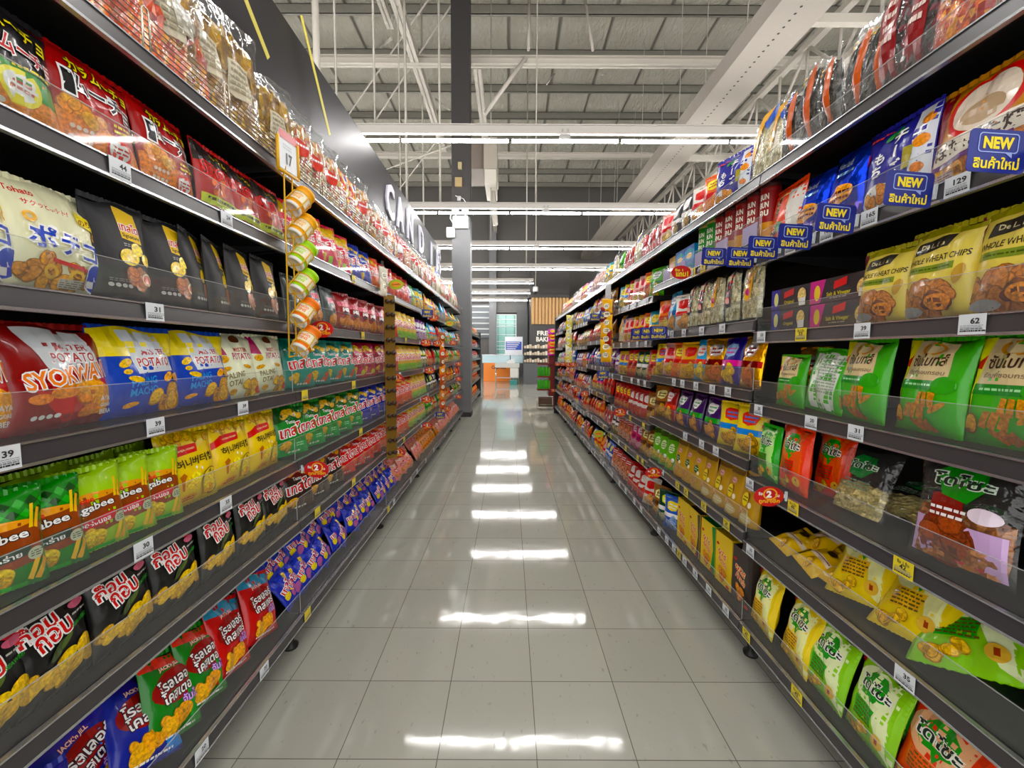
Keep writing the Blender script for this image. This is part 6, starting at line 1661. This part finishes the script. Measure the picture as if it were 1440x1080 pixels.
# promotion board above the case, machines on the table
t = tag(empty('notice_board', (at_y(722, 490, 18.4).x, 18.4, 0)), 'white notice board with a blue printed panel standing behind the table', 'notice board')
a = at_y(710, 499, 18.4); b = at_y(735, 473.5, 18.4); ox = t.location.x
obj('panel', MB().box((a.x - ox, 0, a.z), (b.x - ox, .04, b.z)), plain('white_board', '#e6e8ee', .4), t)
BL = plain('blue_print', '#1f4ab8', .5)
p0 = at_y(711.2, 492, 18.4); p1 = at_y(733.5, 480.5, 18.4)
mb = MB(); mb.box((p0.x - ox, -.006, p0.z), (p1.x - ox, .0, p1.z)); obj('blue_panel', mb, BL, t)
mb = MB()
for q in range(4): zz = p1.z - .05 - q * .085; mb.box((p0.x - ox + .04, -.009, zz - .02), (p0.x - ox + .62 - .06 * q, -.0065, zz + .012))
obj('print_lines', mb, WPR, t)
obj('post', MB().box((-.03, .005, 0), (.03, .035, a.z)), WIRE, t)
a = at_y(712, 511, 16.55)
t = tag(empty('till_machine', (a.x, 16.55, at_y(696, 511, 16.4).z)), 'pale grey till machine on the packing table', 'till')
obj('body', MB().box((0, 0, 0), (.34, .3, .09)).prism([(0, .09), (.3, .09), (.34, .2)], .02, .28, 'y'), plain('till_grey', '#d3d6d4', .4), t, .01)
obj('screen', MB().box((.14, .1, .09), (.17, .28, .32)), BLACK, t, .006)
for k, (px, py, w, h, c, lab) in enumerate(((727, 504, .14, .16, '#5a9ad8', 'small blue carton on the pale glass case'), (733, 514, .1, .26, '#c8d41c', 'lime yellow sign post card right of the packing table'), (687, 505, .3, .08, '#7f9fd0', 'stack of bluish packs inside the pale glass case'))):
    pass
a = at_y(753, 408, 15.5)
t = tag(empty('security_camera', (a.x, 15.5, a.z)), 'white dome security camera hanging under the far light lines', 'camera')
obj('housing', MB().lathe([(0, .12), (.09, .12), (.1, .06), (.1, -.04), (.0, -.06)], 16), WHITEP, t); obj('dome', MB().lathe([(0, -.13), (.05, -.12), (.075, -.06), (.0, -.05)], 16), BLACK, t); obj('drop_pipe', MB().tube([(0, 0, .12), (0, 0, 8.98 - a.z)], .02, 6), ROD, t)

# hooks of red and white packets on the far end panel
for k in range(9):
    p = at_y(670, 470 + k * 7.5, 11.0)
t = None
# ---------------------------------------------------------------- labels
SIDE = {-1: 'left', 1: 'right'}
buck = {}
for r in REG: buck.setdefault((r[1], r[2], r[3]), []).append(r)
PLUR = lambda s: s.replace('_', ' ') + ('' if s.endswith('s') else 'es' if s.endswith('box') else 's')
for (desc, s, lv), rs in buck.items():
    rs.sort(key=lambda r: (round(r[4], 3), r[5]))
    for i, (o, _, _, _, y, z, cat, what, noun) in enumerate(rs):
        if s == 2:
            lab = f'{desc}, {ordinal(i + 1)} in line'
            grp = what
        else:
            where = f'{SIDE[s]} {LEVEL[lv]} {noun}'
            lab = f'{desc}, {ordinal(i + 1)} along the {where}' if len(rs) > 1 else f'{desc}, only one on the {where}'
            if len(lab.split()) > 16: lab = lab.replace(' on the ', ' on ').replace(' along the ', ' along ')
            grp = f'{PLUR(what)} on the {where}'
        tag(o, lab, cat, grp)

# ---------------------------------------------------------------- light and colour
w = bpy.data.worlds.new('world'); S.world = w; w.use_nodes = True
w.node_tree.nodes['Background'].inputs[0].default_value = (1.0, .985, .97, 1)
w.node_tree.nodes['Background'].inputs[1].default_value = .9
S.view_settings.view_transform = 'Standard'
S.view_settings.look = 'None'
S.view_settings.gamma = 1.0
S.view_settings.exposure = 1.27
S.cycles.max_bounces = 8
S.cycles.transparent_max_bounces = 24
S.cycles.caustics_reflective = False
S.cycles.caustics_refractive = False
S.cycles.use_denoising = True
S.cycles.sample_clamp_indirect = 6.0
